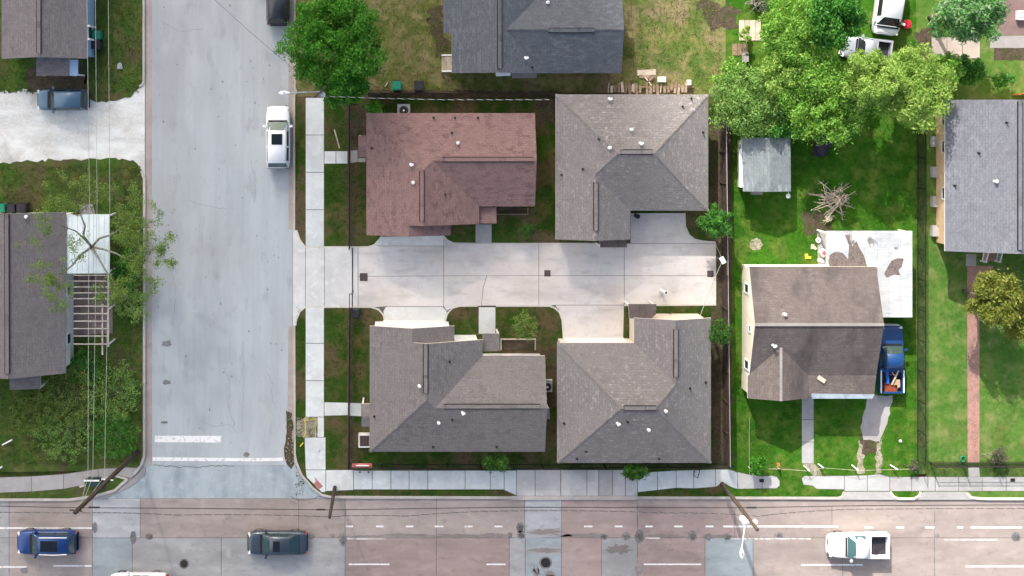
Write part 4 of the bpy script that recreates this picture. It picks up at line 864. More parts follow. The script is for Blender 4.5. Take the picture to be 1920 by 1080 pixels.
    patch(3, 4, .07, .93, .15, .85, 'windshield'); patch(1, 0, .10, .85 if kind != 'pickup' else .7, .17, .83, 'rear_window')
    for v0, v1 in ((.025, .145), (.975, .855)):
        if kind == 'pickup': patch(1, 3, .12, .97, v0, v1, 'side_window', 1, 2)
        else: patch(1, 2, .10, .93, v0, v1, 'side_window', 1, 2); patch(2, 3, .04, .97, v0, v1, 'side_window', 1, 2)
    if sunroof: MB().box(xf1 - .95 if sunroof is True else xf1 - sunroof[0], -wt * .62, Ht - .01, xf1 - .22, wt * .62, Ht + .03).build('sunroof', M['dark_glass'], root, local=True)
    if rails:
        for sgn in (-1, 1): MB().tube([(xr1 + .1, sgn * (wt - .02), Ht - .05), (xm, sgn * (wt), Ht + .03), (xf1 - .1, sgn * (wt - .02), Ht - .04)], .035).build('roof_rail', rails, root, local=True)
    for sgn in (-1, 1):
        MB().obox((xf0 - .32, sgn * (w + .09), zt + .02), (.16, .26, .16), sgn * -.25).build('mirror', pm, root, local=True)
        MB().obox((.458 * L, sgn * w * .72, zt * .80), (.16, .34, .16), sgn * -.42).build('headlight', M['whitemetal'], root, local=True)
        MB().obox((-.487 * L, sgn * w * .80, zt * .82), (.10, .26, .2), sgn * .25).build('taillight', M['red'], root, local=True)
        for x in (-.30 * L, .31 * L):
            m = MB(); n = 16; r0 = .33; y0, y1 = sgn * (w - .25), sgn * (w - .035)
            m.add([(x + r0 * math.cos(2 * math.pi * i / n), y, r0 + r0 * math.sin(2 * math.pi * i / n)) for y in (y0, y1) for i in range(n)], [list(range(n)), list(range(n, 2 * n))[::-1]] + [(i, (i + 1) % n, n + (i + 1) % n, n + i) for i in range(n)])
            wh = m.build('wheel', M['tyre'], root, local=True)
            m = MB(); r1 = .21; m.add([(x + r1 * math.cos(2 * math.pi * i / n), y, r0 + r1 * math.sin(2 * math.pi * i / n)) for y in (y0, y1 + sgn * .012) for i in range(n)], [list(range(n)), list(range(n, 2 * n))[::-1]] + [(i, (i + 1) % n, n + (i + 1) % n, n + i) for i in range(n)])
            m.build('rim', M['rim_metal'], wh, local=True)
    MB().obox((.492 * L, 0, .42), (.12, w * 1.35, .2)).build('front_bumper', M['steel_dark'] if kind != 'pickup' else M['whitemetal'], root, local=True)
    MB().obox((-.496 * L, 0, .45), (.14, w * 1.5, .22)).build('rear_bumper', M['steel_dark'] if kind != 'pickup' else M['whitemetal'], root, local=True)
    MB().obox((xf0 + .07, 0, zt + .015), (.14, wb * 1.7, .03)).build('cowl', M['steel_dark'], root, local=True)
    if kind == 'pickup':
        x0, x1 = -.5 * L + .04, -.125 * L; zb = zt - .02
        bed = MB()
        for sgn in (-1, 1): bed.box(x0, sgn * w, .3, x1, sgn * (w - .17), zb)
        bed.box(x0, -w + .17, .3, x0 + .14, w - .17, zb - .01); bed.box(x1 - .32, -w + .17, .3, x1, w - .17, zb - .012)
        bed.build('bed_wall', pm, root, local=True); MB().box(x0 + .14, -w + .17, .42, x1 - .32, w - .17, .55).build('bed_floor', M['dark_bin'], root, local=True)
    return root
vehicle('parked_suv', 'white parked station wagon with a black sunroof beside the kerb', 521, 257, 90, 4.85, 1.86, 1.72, (.82, .83, .84), 'suv', (.04, .10, .11), sunroof=(1.05,))
vehicle('parked_suv', 'black parked car at the top edge beside the big tree', 521, -11, 90, 4.75, 1.82, 1.6, (.035, .037, .045), 'suv', (.02, .022, .025), metal=.3)
vehicle('parked_suv', 'small bluegrey car parked on the white gravel drive', 116, 187, 180, 3.95, 1.66, 1.62, (.06, .13, .20), 'suv', (.012, .02, .025), metal=.2)
vehicle('driving_suv', 'deep blue car with silver roof rails driving on the red road', 87, 1018, 180, 4.65, 1.84, 1.66, (.005, .042, .18), 'suv', (.025, .05, .06), sunroof=(1.5,), rails=M['whitemetal'], metal=.3)
vehicle('driving_sedan', 'dark slate sedan driving beside the manhole and intersection', 519, 1020, 180, 4.62, 1.82, 1.46, (.045, .065, .085), 'sedan', (.02, .045, .05), sunroof=(.75,), metal=.35)
vehicle('driving_sedan', 'white car just entering at the bottom edge of the picture', 259, 1098, 180, 4.4, 1.75, 1.46, (.80, .81, .82), 'sedan')
vehicle('pickup_truck', 'white pickup with an empty black bed driving on the main road', 1611, 1024, 180, 4.72, 1.88, 1.75, (.82, .83, .83), 'pickup', (.05, .12, .13))
bt = vehicle('pickup_truck', 'blue pickup piled with scrap parked beside the cream house', 1672, 674, 90, 5.3, 1.84, 1.72, (.012, .06, .19), 'pickup', (.04, .07, .06))
vehicle('pickup_truck', 'silver grey pickup half hidden under the green trees', 1626, 92, 173, 3.9, 1.75, 1.7, (.46, .49, .53), 'pickup', (.02, .025, .03), metal=.3)
vehicle('broken_van', 'white vehicle with dark windows standing behind the trees by the red lid', 1668, 10, 262, 4.6, 2.1, 1.9, (.82, .84, .86), 'van', (.02, .022, .025))
# scrap in the blue truck bed: things of their own
def loose(name, label, cat, mb, mat, group=None): return tag(mb.build(name, mat), label, cat, group)
bx, by, _ = W(1672, 674, .9)
loose('blue_plank', 'long blue plastic plank lying in the blue truck bed', 'panel', MB().obox((bx - .42, by - 1.15, 1.05), (.2, 1.35, .14), .06), M['blueplastic'])
loose('scrap_plank', 'pale wooden plank slanting over the scrap in the blue truck', 'plank', MB().obox((bx + .18, by - 1.35, 1.12), (.12, 1.2, .05), -.45), M['wood_pale'])
loose('cardboard_sheet', 'tan cardboard sheet in the rear corner of the blue truck bed', 'cardboard', MB().prism([(bx + .1 + q[0], by - 2.1 + q[1]) for q in ((0, .1), (.3, -.1), (.52, 0), (.5, .55), (.2, .6))], .95, 1.0), SM('cardboard', (.46, .31, .2), [((.36, .23, .14), 3, .5, .7)], rough=.9))
loose('red_scrap', 'rust red scrap heap against the tailgate of the blue truck', 'scrap', MB().obox((bx - .1, by - 2.25, .8), (1.0, .5, .4), .1).obox((bx - .3, by - 2.0, .8), (.4, .5, .35), .6), SM('rust_red', (.26, .06, .03), [((.12, .03, .02), 4, .45, .65)], rough=.9))
loose('red_hose', 'dark red coil of hose behind the blue truck cab', 'hose', MB().tube([(bx - .15 + .22 * math.cos(a), by - .95 + .22 * math.sin(a), .75 + a * .02) for a in np.linspace(0, 12, 40)], .05), SM('dark_red_rubber', (.25, .03, .05), [], rough=.5))
loose('white_pipe', 'short curved white pipe in the blue truck bed', 'pipe', MB().tube([(bx + .02, by - 1.0, .95), (bx + .12, by - 1.18, 1.0), (bx + .3, by - 1.2, 1.0), (bx + .42, by - 1.05, 1.0)], .04), M['white'])
for sgn, nm in ((-1, 'left'), (1, 'right')):
    MB().box(-.5 * 5.3 + .1, sgn * .84, 1.02, -.5 * 5.3 + 1.85, sgn * .92, 1.08).build('bed_rail', M['whitemetal'], bt, local=True)
MB().obox((.497 * 5.3, 0, .75), (.1, 1.3, .12)).build('grille_bar', M['whitemetal'], bt, local=True)

# ------------------------------------------------------------------ trees and plants
def leaves(centres, radii, n, size, up=.5, flat=1.0, shell=.55, narrow=None):
    """n folded leaf clumps (two triangles each) in the blobs"""
    C = np.array(centres, dtype=float); Rr = np.array(radii, dtype=float); wts = Rr ** 2; wts /= wts.sum()
    idx = rng.choice(len(C), n, p=wts); d = rng.normal(size=(n, 3)); d /= np.linalg.norm(d, axis=1)[:, None]
    rad = Rr[idx] * (shell + (1 - shell) * rng.random(n) ** .5) * rng.uniform(.8, 1.1, n) * np.where(rng.random(n) < .2, rng.uniform(1.1, 1.9, n), 1.0); pts = C[idx] + d * rad[:, None] * np.array([1, 1, flat])
    nrm = d * .6 + rng.normal(size=(n, 3)) * .55 + np.array([0, 0, up]); nrm /= np.linalg.norm(nrm, axis=1)[:, None]
    a = rng.normal(size=(n, 3)); t = np.cross(nrm, a); t /= np.linalg.norm(t, axis=1)[:, None]; b = np.cross(nrm, t)
    sz = size * rng.uniform(.55, 1.35, n)[:, None]
    q = (rng.uniform(.35, .75, n) if narrow is None else rng.uniform(.6, 1.4, n) * narrow)[:, None]; bend = nrm * sz * rng.uniform(-.35, .1, n)[:, None]
    V = np.stack([pts - t * sz, pts - b * sz * q + bend, pts + t * sz, pts + b * sz * q + bend], 1).reshape(-1, 3); k = np.arange(n)[:, None] * 4
    F = np.concatenate([k + np.array([[0, 1, 2]]), k + np.array([[0, 2, 3]])], 0)
    return V, F
def tree(name, label, px, py, rpx, h, mat, n, size, ry=None, bark='bark', cat='tree', group=None, clumps=26, cr=.30, base=None, zc=None, up=.5, hollow=.25, narrow=None):
    """crown centre seen at (px, py), radius in plan units, h = total height"""
    zc = zc or h * .66; c = W(px, py, zc); rx = rpx / S * (CH - zc) / CH; ryy = (ry or rpx) / S * (CH - zc) / CH; rz = (h - zc)
    b = base or (c[0] * .98 + random.uniform(-.1, .1), c[1] + random.uniform(-.1, .1))
    t = thing(name, label, cat, (b[0], b[1], LZ), 0, group)
    cs_, rs = [], []
    for i in range(clumps):
        a = i * 2.399963; rr = math.sqrt((i + .5) / clumps) * (1 - cr * .75)
        zz = math.sqrt(max(0, 1 - rr * rr)) * random.uniform(-.25, .85)
        cs_.append((c[0] + rx * rr * math.cos(a) * random.uniform(.86, 1.12), c[1] + ryy * rr * math.sin(a) * random.uniform(.86, 1.12), zc + rz * zz * .9)); rs.append(cr * (rx + ryy) / 2 * random.uniform(.65, 1.25))
    tk = MB(); r0 = max(.04, rx * .045) if h > 2.5 else .02
    fork = Vector((b[0] * .7 + c[0] * .3, b[1] * .7 + c[1] * .3, zc * .45))
    tk.tube([(b[0], b[1], LZ - .05), (b[0] * .9 + fork.x * .1, b[1] * .9 + fork.y * .1, zc * .2), fork], [r0 * 1.5, r0 * 1.1, r0], 8)
    for i in range(0, clumps, 1 if clumps < 16 else 2):
        q = Vector(cs_[i]); m = fork.lerp(q, .5) + Vector((random.uniform(-.2, .2), random.uniform(-.2, .2), rz * .15)) * (rx / 3); tk.tube([fork, m, q], [r0 * .55, r0 * .32, r0 * .1], 5)
    tk.build('trunk', M[bark], t, smooth=True)
    V, F = leaves(cs_, rs, n, size, up, min(1.0, rz / rx * 1.3), hollow, narrow); npmesh('crown', V, F, M[mat], t)
    return t
tree('shade_tree', 'large dense dark green tree beside the black car', 628, 78, 98, 9.5, 'leaf_dark', 21000, .125, ry=104, clumps=95, cr=.155, narrow=.36)
tree('shade_tree', 'lower dark green tree behind the street lamp', 648, 165, 48, 6.5, 'leaf_dark', 6500, .12, ry=38, clumps=22, cr=.26, narrow=.36)
G1 = 'sunlit trees behind the shed'
tree('yard_tree', 'broad bright green tree directly behind the garden shed', 1545, 185, 98, 6.0, 'leaf_bright', 17000, .12, ry=88, group=G1, clumps=80, cr=.17, narrow=.36)
tree('yard_tree', 'lime green tree beside the roof corner of the tan house', 1712, 165, 76, 6.5, 'leaf_lime', 13500, .12, ry=84, group=G1, clumps=70, cr=.18, narrow=.36)
tree('yard_tree', 'sage green airy tree at the corner of the hipped house', 1412, 190, 84, 4.6, 'leaf_sage', 11000, .11, ry=72, group=G1, clumps=70, cr=.17, narrow=.36)
tree('yard_tree', 'leafy rich green tree left of the white vehicle', 1562, 22, 60, 7.5, 'leaf_mid', 9500, .15, ry=78, group=G1, clumps=50, cr=.2, narrow=.36)
tree('yard_tree', 'mid green tree above the grey pickup at the top edge', 1488, 62, 72, 6.0, 'leaf_bright', 9500, .12, ry=80, group=G1, clumps=54, cr=.19, narrow=.36)
tree('yard_tree', 'light green tree hanging over the grey pickup', 1625, 150, 62, 7.8, 'leaf_lime', 8500, .12, ry=58, group=G1, clumps=50, cr=.19, narrow=.36)
tree('yard_tree', 'dark leafed tree under the sage tree by the shed roof', 1460, 235, 50, 3.6, 'leaf_mid', 3600, .15, ry=30, group=G1, clumps=22, cr=.26, narrow=.36)
tree('yard_tree', 'pale lime tree between the sage tree and grey pickup', 1485, 140, 70, 5.4, 'leaf_lime', 8500, .115, ry=62, group=G1, clumps=54, cr=.18, narrow=.36)
tree('yard_tree', 'small bright tree at the right end of the tree row', 1768, 130, 34, 4.6, 'leaf_bright', 1700, .14, ry=36, group=G1, clumps=18, cr=.26, narrow=.36)
tree('yard_tree', 'low bright tree filling in above the shed roof', 1372, 150, 40, 3.4, 'leaf_bright', 2200, .14, ry=40, group=G1, clumps=22, cr=.24, narrow=.36)
tree('silver_tree', 'silvery green tree over the pale garden walk', 1812, 26, 78, 7.0, 'leaf_silver', 9500, .14, ry=58, clumps=56, cr=.19, narrow=.36)
tree('yard_shrub', 'dark grey-green shrub between garden walk and tan roof', 1808, 135, 40, 2.6, 'leaf_mid', 2600, .13, ry=30, cat='shrub', clumps=20, cr=.28)
tree('yard_shrub', 'small green shrub on the lawn strip right of the dark shrub', 1880, 150, 26, 1.6, 'leaf_mid', 700, .10, ry=16, cat='shrub', clumps=10)
tree('olive_tree', 'yellow olive tree over the brick path', 1868, 560, 62, 5.5, 'leaf_olive', 10000, .125, ry=55, clumps=50, cr=.2, narrow=.36)
tree('olive_tree', 'small yellow olive tree at the right edge below the tan house', 1912, 600, 40, 4.5, 'leaf_olive', 4500, .12, ry=42, clumps=22, cr=.26, narrow=.36)
tree('young_tree', 'young bright green tree by the board fence at the court corner', 1343, 416, 34, 4.0, 'leaf_mid', 2300, .14, clumps=20, cr=.3, narrow=.22, hollow=.1)
tree('young_tree', 'young bright green tree by the board fence beside the cable', 1350, 622, 28, 3.8, 'leaf_young', 1300, .12, clumps=13, cr=.4, narrow=.25, hollow=.1)
tree('young_tree', 'young olive green tree on the small court lawn', 985, 612, 30, 3.0, 'leaf_weed', 1500, .085, clumps=24, cr=.3, narrow=.3, hollow=.1)
tree('young_tree', 'tiny dark green tree below the brown duplex', 987, 432, 20, 2.4, 'leaf_young', 600, .11, clumps=9, cr=.42, narrow=.2, hollow=.1)
tree('fence_tree', 'feathery green tree leaning over the walk between the duplexes', 930, 866, 30, 3.4, 'leaf_young', 1100, .15, ry=18, clumps=11, cr=.42, narrow=.16, hollow=.1)
tree('fence_tree', 'feathery green tree leaning over the stained walk', 1191, 884, 30, 3.4, 'leaf_young', 1400, .17, ry=16, clumps=16, cr=.34, narrow=.14, hollow=.1)
tree('yard_shrub', 'round dark green bush on the lawn by the walk end', 1422, 872, 22, 1.6, 'leaf_dark', 1500, .07, cat='shrub', clumps=16, cr=.32)
tree('yard_shrub', 'grey brown twiggy bush by the iron fence and brick path', 1872, 855, 18, 1.3, 'leaf_grey', 700, .07, bark='bark_grey', cat='shrub', clumps=14, cr=.3)
tree('yard_shrub', 'low green bush between the big tree and brown roof', 703, 203, 22, 1.4, 'leaf_dark', 600, .10, ry=16, cat='shrub', clumps=12)
tree('yard_shrub', 'small reddish plant at the end of the mesh fence', 1713, 874, 13, .9, 'leaf_grey', 200, .09, cat='shrub', clumps=8)
tree('yard_shrub', 'thin spiky green plant on the pale boards', 1398, 62, 12, 1.5, 'leaf_lime', 120, .16, ry=22, cat='plant', clumps=6)
G2 = 'weedy bushes below the left house'
for i, (x, y, r, hh, mt, lab) in enumerate([(215, 735, 48, 2.2, 'leaf_mid', 'dense green bush under the wires beside the kerb'), (130, 740, 48, 2.0, 'leaf_weed', 'yellowish weedy bush below the left porch'), (215, 815, 40, 1.8, 'leaf_mid', 'green bush by the foot of the leaning pole'), (120, 810, 46, 1.5, 'leaf_weed', 'sprawling weed bush beside the white stake'), (60, 780, 36, 1.2, 'leaf_weed', 'low weed clump left of the other bushes'), (160, 690, 30, 1.8, 'leaf_mid', 'green bush at the lower corner of the left house'), (240, 560, 32, 2.2, 'leaf_mid', 'green bush beside the pergola'), (232, 500, 30, 2.4, 'leaf_mid', 'leafy bush beside the white metal cover'), (235, 430, 30, 2.0, 'leaf_weed', 'olive bush above the metal cover')]):
    tree('weed_bush', lab, x, y, r * 1.25, hh * .75, mt if i % 3 else 'leaf_sage', 2600 if mt == 'leaf_weed' else 2400, .10, cat='shrub', group=G2, clumps=46, cr=.17, hollow=.0, bark='bark_grey', narrow=.3)
# sparse tree over the left house
tb = W(170, 462, 2.6); tr = thing('bare_tree', 'half bare grey tree spreading over the left house roof', 'tree', (*G(178, 462), LZ))
tk = MB(); g0 = G(178, 462); f0 = Vector(W(172, 463, 2.9)); tk.tube([(*g0, 0), (g0[0] + .05, g0[1] - .05, 1.5), f0], [.2, .17, .14], 8); tips = []
limbs = [Vector(W(*q)) for q in ((128, 428, 4.6), (118, 512, 4.9), (150, 400, 5.2), (222, 432, 4.8), (238, 486, 5.2), (208, 520, 4.6))]; nodes = []
for l_ in limbs:
    k1 = f0.lerp(l_, .35) + Vector((random.uniform(-.25, .25), random.uniform(-.25, .25), .3)); k2 = f0.lerp(l_, .7) + Vector((random.uniform(-.25, .25), random.uniform(-.25, .25), .2)); tk.tube([f0, k1, k2, l_], [.10, .08, .065, .045], 6); nodes += [k2, l_]
def twig(base_, q, r_):
    L_ = (q - base_).length; P_ = [base_]
    for t_ in (.25, .5, .75): P_.append(base_.lerp(q, t_) + Vector((random.uniform(-1, 1), random.uniform(-1, 1), random.uniform(-.3, .6))) * L_ * .1)
    P_.append(q); tk.tube(P_, [r_, r_ * .8, r_ * .6, r_ * .4, r_ * .15], 4); return P_
for (x, y, z) in [(70, 400, 6.4), (62, 450, 6.2), (60, 500, 6.5), (85, 545, 6.8), (115, 580, 6.2), (100, 370, 6.2), (135, 345, 6.4), (175, 345, 6.5), (215, 350, 6.6), (262, 372, 7), (300, 400, 6.8), (318, 440, 6.6), (312, 490, 6.8), (290, 535, 6.6), (255, 585, 6.4), (205, 565, 6), (248, 440, 6.3), (140, 470, 6), (270, 460, 6.4)]:
    q = Vector(W(x, y, z)); nb = min(nodes, key=lambda n_: (n_ - q).length + random.uniform(0, .8)); P_ = twig(nb, q, .035)
    for base_ in P_[1:] + P_[2:]:
        e_ = base_ + Vector((random.uniform(-1, 1), random.uniform(-1, 1), random.uniform(0, .5))).normalized() * random.uniform(.5, 1.3); twig(base_, e_, .014); tips.append((e_, x)); 
        if x > 190 or random.random() < .5: tips.append((base_.lerp(e_, .6), x))
    tips.append((q, x))
tk.build('trunk', M['bark_grey'], tr, smooth=True)
V, F = leaves([tuple(t[0]) for t in tips], [.40 if t[1] > 190 else .38 for t in tips], 14000, .065, .6, .6, 0.0); npmesh('crown', V, F, M['leaf_sparse'], tr)
# dead branch pile and dead palm
def branches(name, label, cat, px, py, r, n, mat, zmax=.9, ry=None):
    c = G(px, py); t = thing(name, label, cat, (c[0], c[1], LZ)); ry = ry or r
    for i in range(n):
        a = 2 * math.pi * (i + random.uniform(-2, 2)) / n; L_ = random.uniform(.35, 1.0); x1, y1 = c[0] + r / S * L_ * math.cos(a), c[1] + ry / S * L_ * math.sin(a)
        p0 = Vector((c[0] + random.uniform(-.6, .6) * r / S, c[1] + random.uniform(-.25, .25) * ry / S, LZ + .15)); p2 = Vector((x1, y1, LZ + random.uniform(.05, zmax * .5))); p1 = p0.lerp(p2, .5) + Vector((random.uniform(-.2, .2), random.uniform(-.2, .2), random.uniform(.1, zmax * .6)))
        m = MB().tube([p0, p1, p2], [.05, .035, .015], 5)
        for _ in range(3):
            k = p1.lerp(p2, random.random()); e_ = k + Vector((random.uniform(-.35, .35), random.uniform(-.35, .35), random.uniform(-.05, .2))); m.tube([k, e_], [.018, .006], 4)
        m.build('branch', mat, t)
    return t
branches('branch_pile', 'bleached dead branch pile on the lawn behind the cream house', 'branches', 1560, 372, 52, 34, M['dead'], 1.0, 46)
branches('branch_pile', 'small brown twig heap just below the dead branch pile', 'branches', 1551, 408, 13, 9, M['dead'], .4)
branches('dead_palm', 'grey brown dead palm head at the top edge beyond the boards', 'palm', 1418, 6, 24, 26, M['bark_grey'], 1.4)

# ------------------------------------------------------------------ fences
def iron_fence(label, pts, h=1.5, step=.13, gate=False, rr=.025):
    P = [Vector((*G(*p), LZ)) for p in pts]; t = thing('iron_fence', label, 'fence', tuple(P[0]))
    pk = []; V = []; F = []
    for a, b in zip(P[:-1], P[1:]):
        L = (b - a).length; d = (b - a) / L; n = max(1, round(L / 2.3))
        for i in range(n + 1):
            q = a + d * (L * i / n); MB().box(q.x - .035, q.y - .035, LZ - .05, q.x + .035, q.y + .035, LZ + h + .06).build('post', M['iron'], t)
        for z in (.15, h - .18, h): MB().tube([a + Vector((0, 0, z)), b + Vector((0, 0, z))], rr, 4).build('rail', M['iron'], t)
        for i in range(int(L / step)):
            q = a + d * (i + .5) * step; k = len(V); r = .009
            V += [(q.x + sx * r, q.y + sy * r, LZ + z) for z in (.08, h + .05) for sx, sy in ((-1, -1), (1, -1), (1, 1), (-1, 1))]
            F += [(k, k + 1, k + 5, k + 4), (k + 1, k + 2, k + 6, k + 5), (k + 2, k + 3, k + 7, k + 6), (k + 3, k, k + 4, k + 7)]
    npmesh('pickets', V, F, M['iron'], t, 'stuff'); return t
iron_fence('black iron fence along the street in front of the brown duplex', [(656, 196), (656, 463)])
iron_fence('black iron fence along the street in front of the corner duplex', [(657, 577), (655, 868)], h=1.6, rr=.03)
iron_fence('long black iron fence along the main road sidewalk', [(655, 868), (900, 870), (1130, 868), (1366, 866)], h=1.35, rr=.035)
iron_fence('black iron fence on the road side of the brick path lawn', [(1742, 866), (2100, 866)], h=1.3)
gt = thing('sliding_gate', 'open black sliding gate beside the court entrance', 'gate', (*G(661, 560), CZ))
for dx in (0, 5):
    a, b = G(657 + dx, 545), G(657 + dx, 580); MB().tube([(a[0], a[1], 1.65), (b[0], b[1], 1.65)], .03).build('gate_rail', M['iron'], gt)
a = G(657, 545); b = G(662, 545); MB().tube([(a[0], a[1], 1.65), (b[0], b[1], 1.65)], .03).build('gate_rail', M['iron'], gt); MB().box(b[0] - .04, b[1] - .04, .1, b[0] + .04, b[1] + .04, 1.68).build('post', M['iron'], gt)
a, b = G(661.5, 464), G(661.5, 545); MB().box(a[0] - .03, a[1], CZ, b[0] + .03, b[1], CZ + .02).build('track', M['iron'], gt)
a = G(668, 585); tag(MB().box(a[0] - .25, a[1] - .3, LZ, a[0] + .25, a[1] + .3, .95).box(a[0] - .22, a[1] - .27, .951, a[0] + .22, a[1] + .27, .99).build('gate_motor', M['dark_bin']), 'dark gate motor box at the end of the sliding gate', 'gate motor')
# tall board fence east of the duplexes
bf = thing('board_fence', 'tall dark board fence with a pale cap east of the duplexes', 'fence', (*G(1350, 550), LZ))
def board_panel(par, a, b, h, mat, cap=None, lean=0.0, dens=.15):
    a, b = Vector((*a, 0)), Vector((*b, 0)); L = (b - a).length; d = (b - a) / L; n = max(1, int(L / dens)); nn = Vector((-d.y, d.x, 0)); m = MB(); rz = math.atan2(d.y, d.x)
    for i in range(n):
        q = a + d * (L * (i + .5) / n) + nn * random.uniform(-.008, .008); hh = h + random.uniform(-.02, .02)
        m.obox((q.x, q.y, LZ + hh / 2), (L / n - .012, .022, hh), rz)
    o = m.build('fence_panel', mat, par)
    rl = MB()
    for z in (.35, 1.0, h - .25): rl.obox(((a.x + b.x) / 2 - nn.x * .04, (a.y + b.y) / 2 - nn.y * .04, LZ + z), (L, .04, .09), rz)
    rl.build('rail', mat, o)
    if cap: MB().obox(((a.x + b.x) / 2, (a.y + b.y) / 2, LZ + h + .03), (L, .05, .03), rz).build('cap', cap, o)
    q = a - nn * .06; MB().box(q.x - .045, q.y - .045, 0, q.x + .045, q.y + .045, LZ + h).build('post', mat, o)
ys = [226 + i * 57.8 for i in range(12)]
for y0, y1 in zip(ys[:-1], ys[1:]): board_panel(bf, G(1349 + (y0 - 226) * .012, y0), G(1349 + (y1 - 226) * .012, y1), 1.85, M['wood_dark'], M['walk_old'])
tf = thing('board_fence', 'old dark board fence along the back of the brown duplex', 'fence', (*G(860, 176), LZ))
xs = [690, 748, 806, 864, 922, 980, 1040, 1098, 1140]
for x0, x1 in zip(xs[:-1], xs[1:]): board_panel(tf, G(x0, 174 + random.uniform(-1, 1)), G(x1, 175 + random.uniform(-1, 1)), 1.5, M['wood_dark'])
ff = thing('board_fence', 'collapsed brown board fence with bare rails behind the hipped duplex', 'fence', (*G(1220, 172), LZ))
for i, x in enumerate((1141, 1189, 1239)):
    a, b = G(x, 155 + i), G(x - 2, 174); MB().tube([(a[0], a[1], .2), (b[0], b[1], .3)], .05, 4).build('post', M['wood_pale'], ff)
for y, m in ((163, 'wood'), (168.5, 'wood_dark'), (174, 'wood_dark')):
    a, b = G(1142, y), G(1300, y + 2); MB().obox(((a[0] + b[0]) / 2, a[1], .18), (b[0] - a[0], .1, .06)).build('rail', M[m], ff)
for i in range(22):
    x = 1146 + i * 6.6; m = 'wood' if i % 3 else 'wood_pale'
    if i in (9, 14): continue
    a = G(x, random.uniform(163, 168)); MB().obox((a[0], a[1], .235 + (i % 3) * .02), (.2, random.uniform(.45, .95), .025), random.uniform(-.12, .12)).build('plank', M[m if x < 1190 else 'wood'], ff)
# mesh fence
def mesh_fence(label, pts, h):
    P = [Vector((*G(*p), LZ)) for p in pts]; t = thing('mesh_fence', label, 'fence', tuple(P[0])); V = []; F = []
    for a, b in zip(P[:-1], P[1:]):
        L = (b - a).length; d = (b - a) / L; n = max(1, round(L / 2.4))
        for i in range(n + 1):
            q = a + d * (L * i / n); MB().cyl((q.x, q.y), .035, 0, LZ + h + .05, 8).build('post', M['iron'], t)
        for z in (.05, h): MB().tube([a + Vector((0, 0, z)), b + Vector((0, 0, z))], .035, 5).build('rail', M['iron'], t)
        k = 0
        for i in range(int(L / .2)):
            for sg in (-1, 1):
                x0 = i * .2; x1 = x0 + sg * h
                if x1 < 0 or x1 > L: continue
                p, q = a + d * x0 + Vector((0, 0, .02)), a + d * x1 + Vector((0, 0, h)); k = len(V); w_ = Vector((-d.y, d.x, 0)) * .006; u_ = d * .007
                V += [tuple(p - u_), tuple(p + u_), tuple(q + u_), tuple(q - u_), tuple(p - w_), tuple(p + w_), tuple(q + w_), tuple(q - w_)]; F += [(k, k + 1, k + 2, k + 3), (k + 4, k + 5, k + 6, k + 7)]
    npmesh('wire_mesh', V, F, M['iron'], t, 'stuff'); return t
mesh_fence('black wire mesh fence between the cream house yard and brick path lawn', [(1719, 238), (1719, 862)], 1.5)
# low string fence with white stakes
sf = thing('string_fence', 'low string fence with short white stakes along the cream house lawn', 'fence', (*G(1590, 873), LZ)); prev = None
for (x, y, lx, ly) in [(1402, 874, 0, 0), (1456, 874, 0, 0), (1506, 872, 6, 6), (1533, 869, 5, 3), (1596, 871, 7, 6), (1668, 871, 8, 4), (1712, 874, 0, 0)]:
    a = G(x, y); b = G(x + lx, y + ly); top = (b[0], b[1], .75)
    MB().tube([(a[0], a[1], LZ), top], .05 if lx else .025, 6).build('stake', M['white'], sf)
    if prev: MB().tube([prev, ((prev[0] + top[0]) / 2, (prev[1] + top[1]) / 2 - .05, .55), top], .014, 4).build('string', M['wood_pale'], sf)
    prev = top
a, b = G(1402, 780), G(1402, 885); tag(MB().tube([(a[0], a[1], .5), (a[0], (a[1] + b[1]) / 2, .42), (b[0], b[1], .5)], .015, 4).build('yard_line', M['wood_pale']), 'thin pale line running down the lawn to the dark bush', 'line')
a = G(1456, 868); tag(MB().cyl(a, .05, LZ, .8, 8).box(a[0] - .1, a[1] - .16, .5, a[0] + .1, a[1] + .16, .53).build('marker_stake', M['orange']), 'orange marker stake on the lawn by the round bush', 'stake')

# ------------------------------------------------------------------ poles and wires
def pole(label, base, tip, h, mat, r=(.17, .12)):
    a = G(*base); b = W(*tip, h); t = thing('utility_pole', label, 'utility pole', (a[0], a[1], LZ)); MB().tube([(a[0], a[1], 0), ((a[0] + b[0]) / 2, (a[1] + b[1]) / 2, h / 2), b], [r[0], (r[0] + r[1]) / 2, r[1]], 10).build('pole', mat, t, smooth=True)
    return t, Vector((a[0], a[1], 0)), Vector(b)
p1, a1, b1 = pole('dark leaning utility pole at the left intersection corner', (258, 846), (141, 961), 13, M['pole'], (.2, .15))
for k in (.5, .97): 
    q = a1.lerp(b1, k); MB().tube([q + Vector((-.5, .06, .1)), q + Vector((.35, -.02, .1))], .05, 5).build('crossarm', M['whitemetal' if k < .6 else 'pole'], p1)
p2, a2, b2 = pole('short dark utility pole beside the corner walk', (628, 913), (618, 970), 8.5, M['pole'], (.15, .11))
p3, a3, b3 = pole('brown utility pole with white lamp and transformer right of the duplexes', (1353, 906), (1420, 993), 10.5, M['pole_pale'], (.17, .13))
q = Vector(W(1395, 976, 8.6)); MB().cyl(q, .24, q.z - .45, q.z + .35, 14).build('transformer', M['whitemetal'], p3); MB().cyl(q, .2, q.z + .35, q.z + .45, 14, .1).build('cap', M['whitemetal'], p3.children[-1])
q2 = Vector(W(1416, 978, 9.3)); q3 = a3.lerp(b3, .87); MB().tube([q3, q2], .03).cyl(q2, .16, q2.z - .1, q2.z + .12, 10).build('bracket', M['whitemetal'], p3)
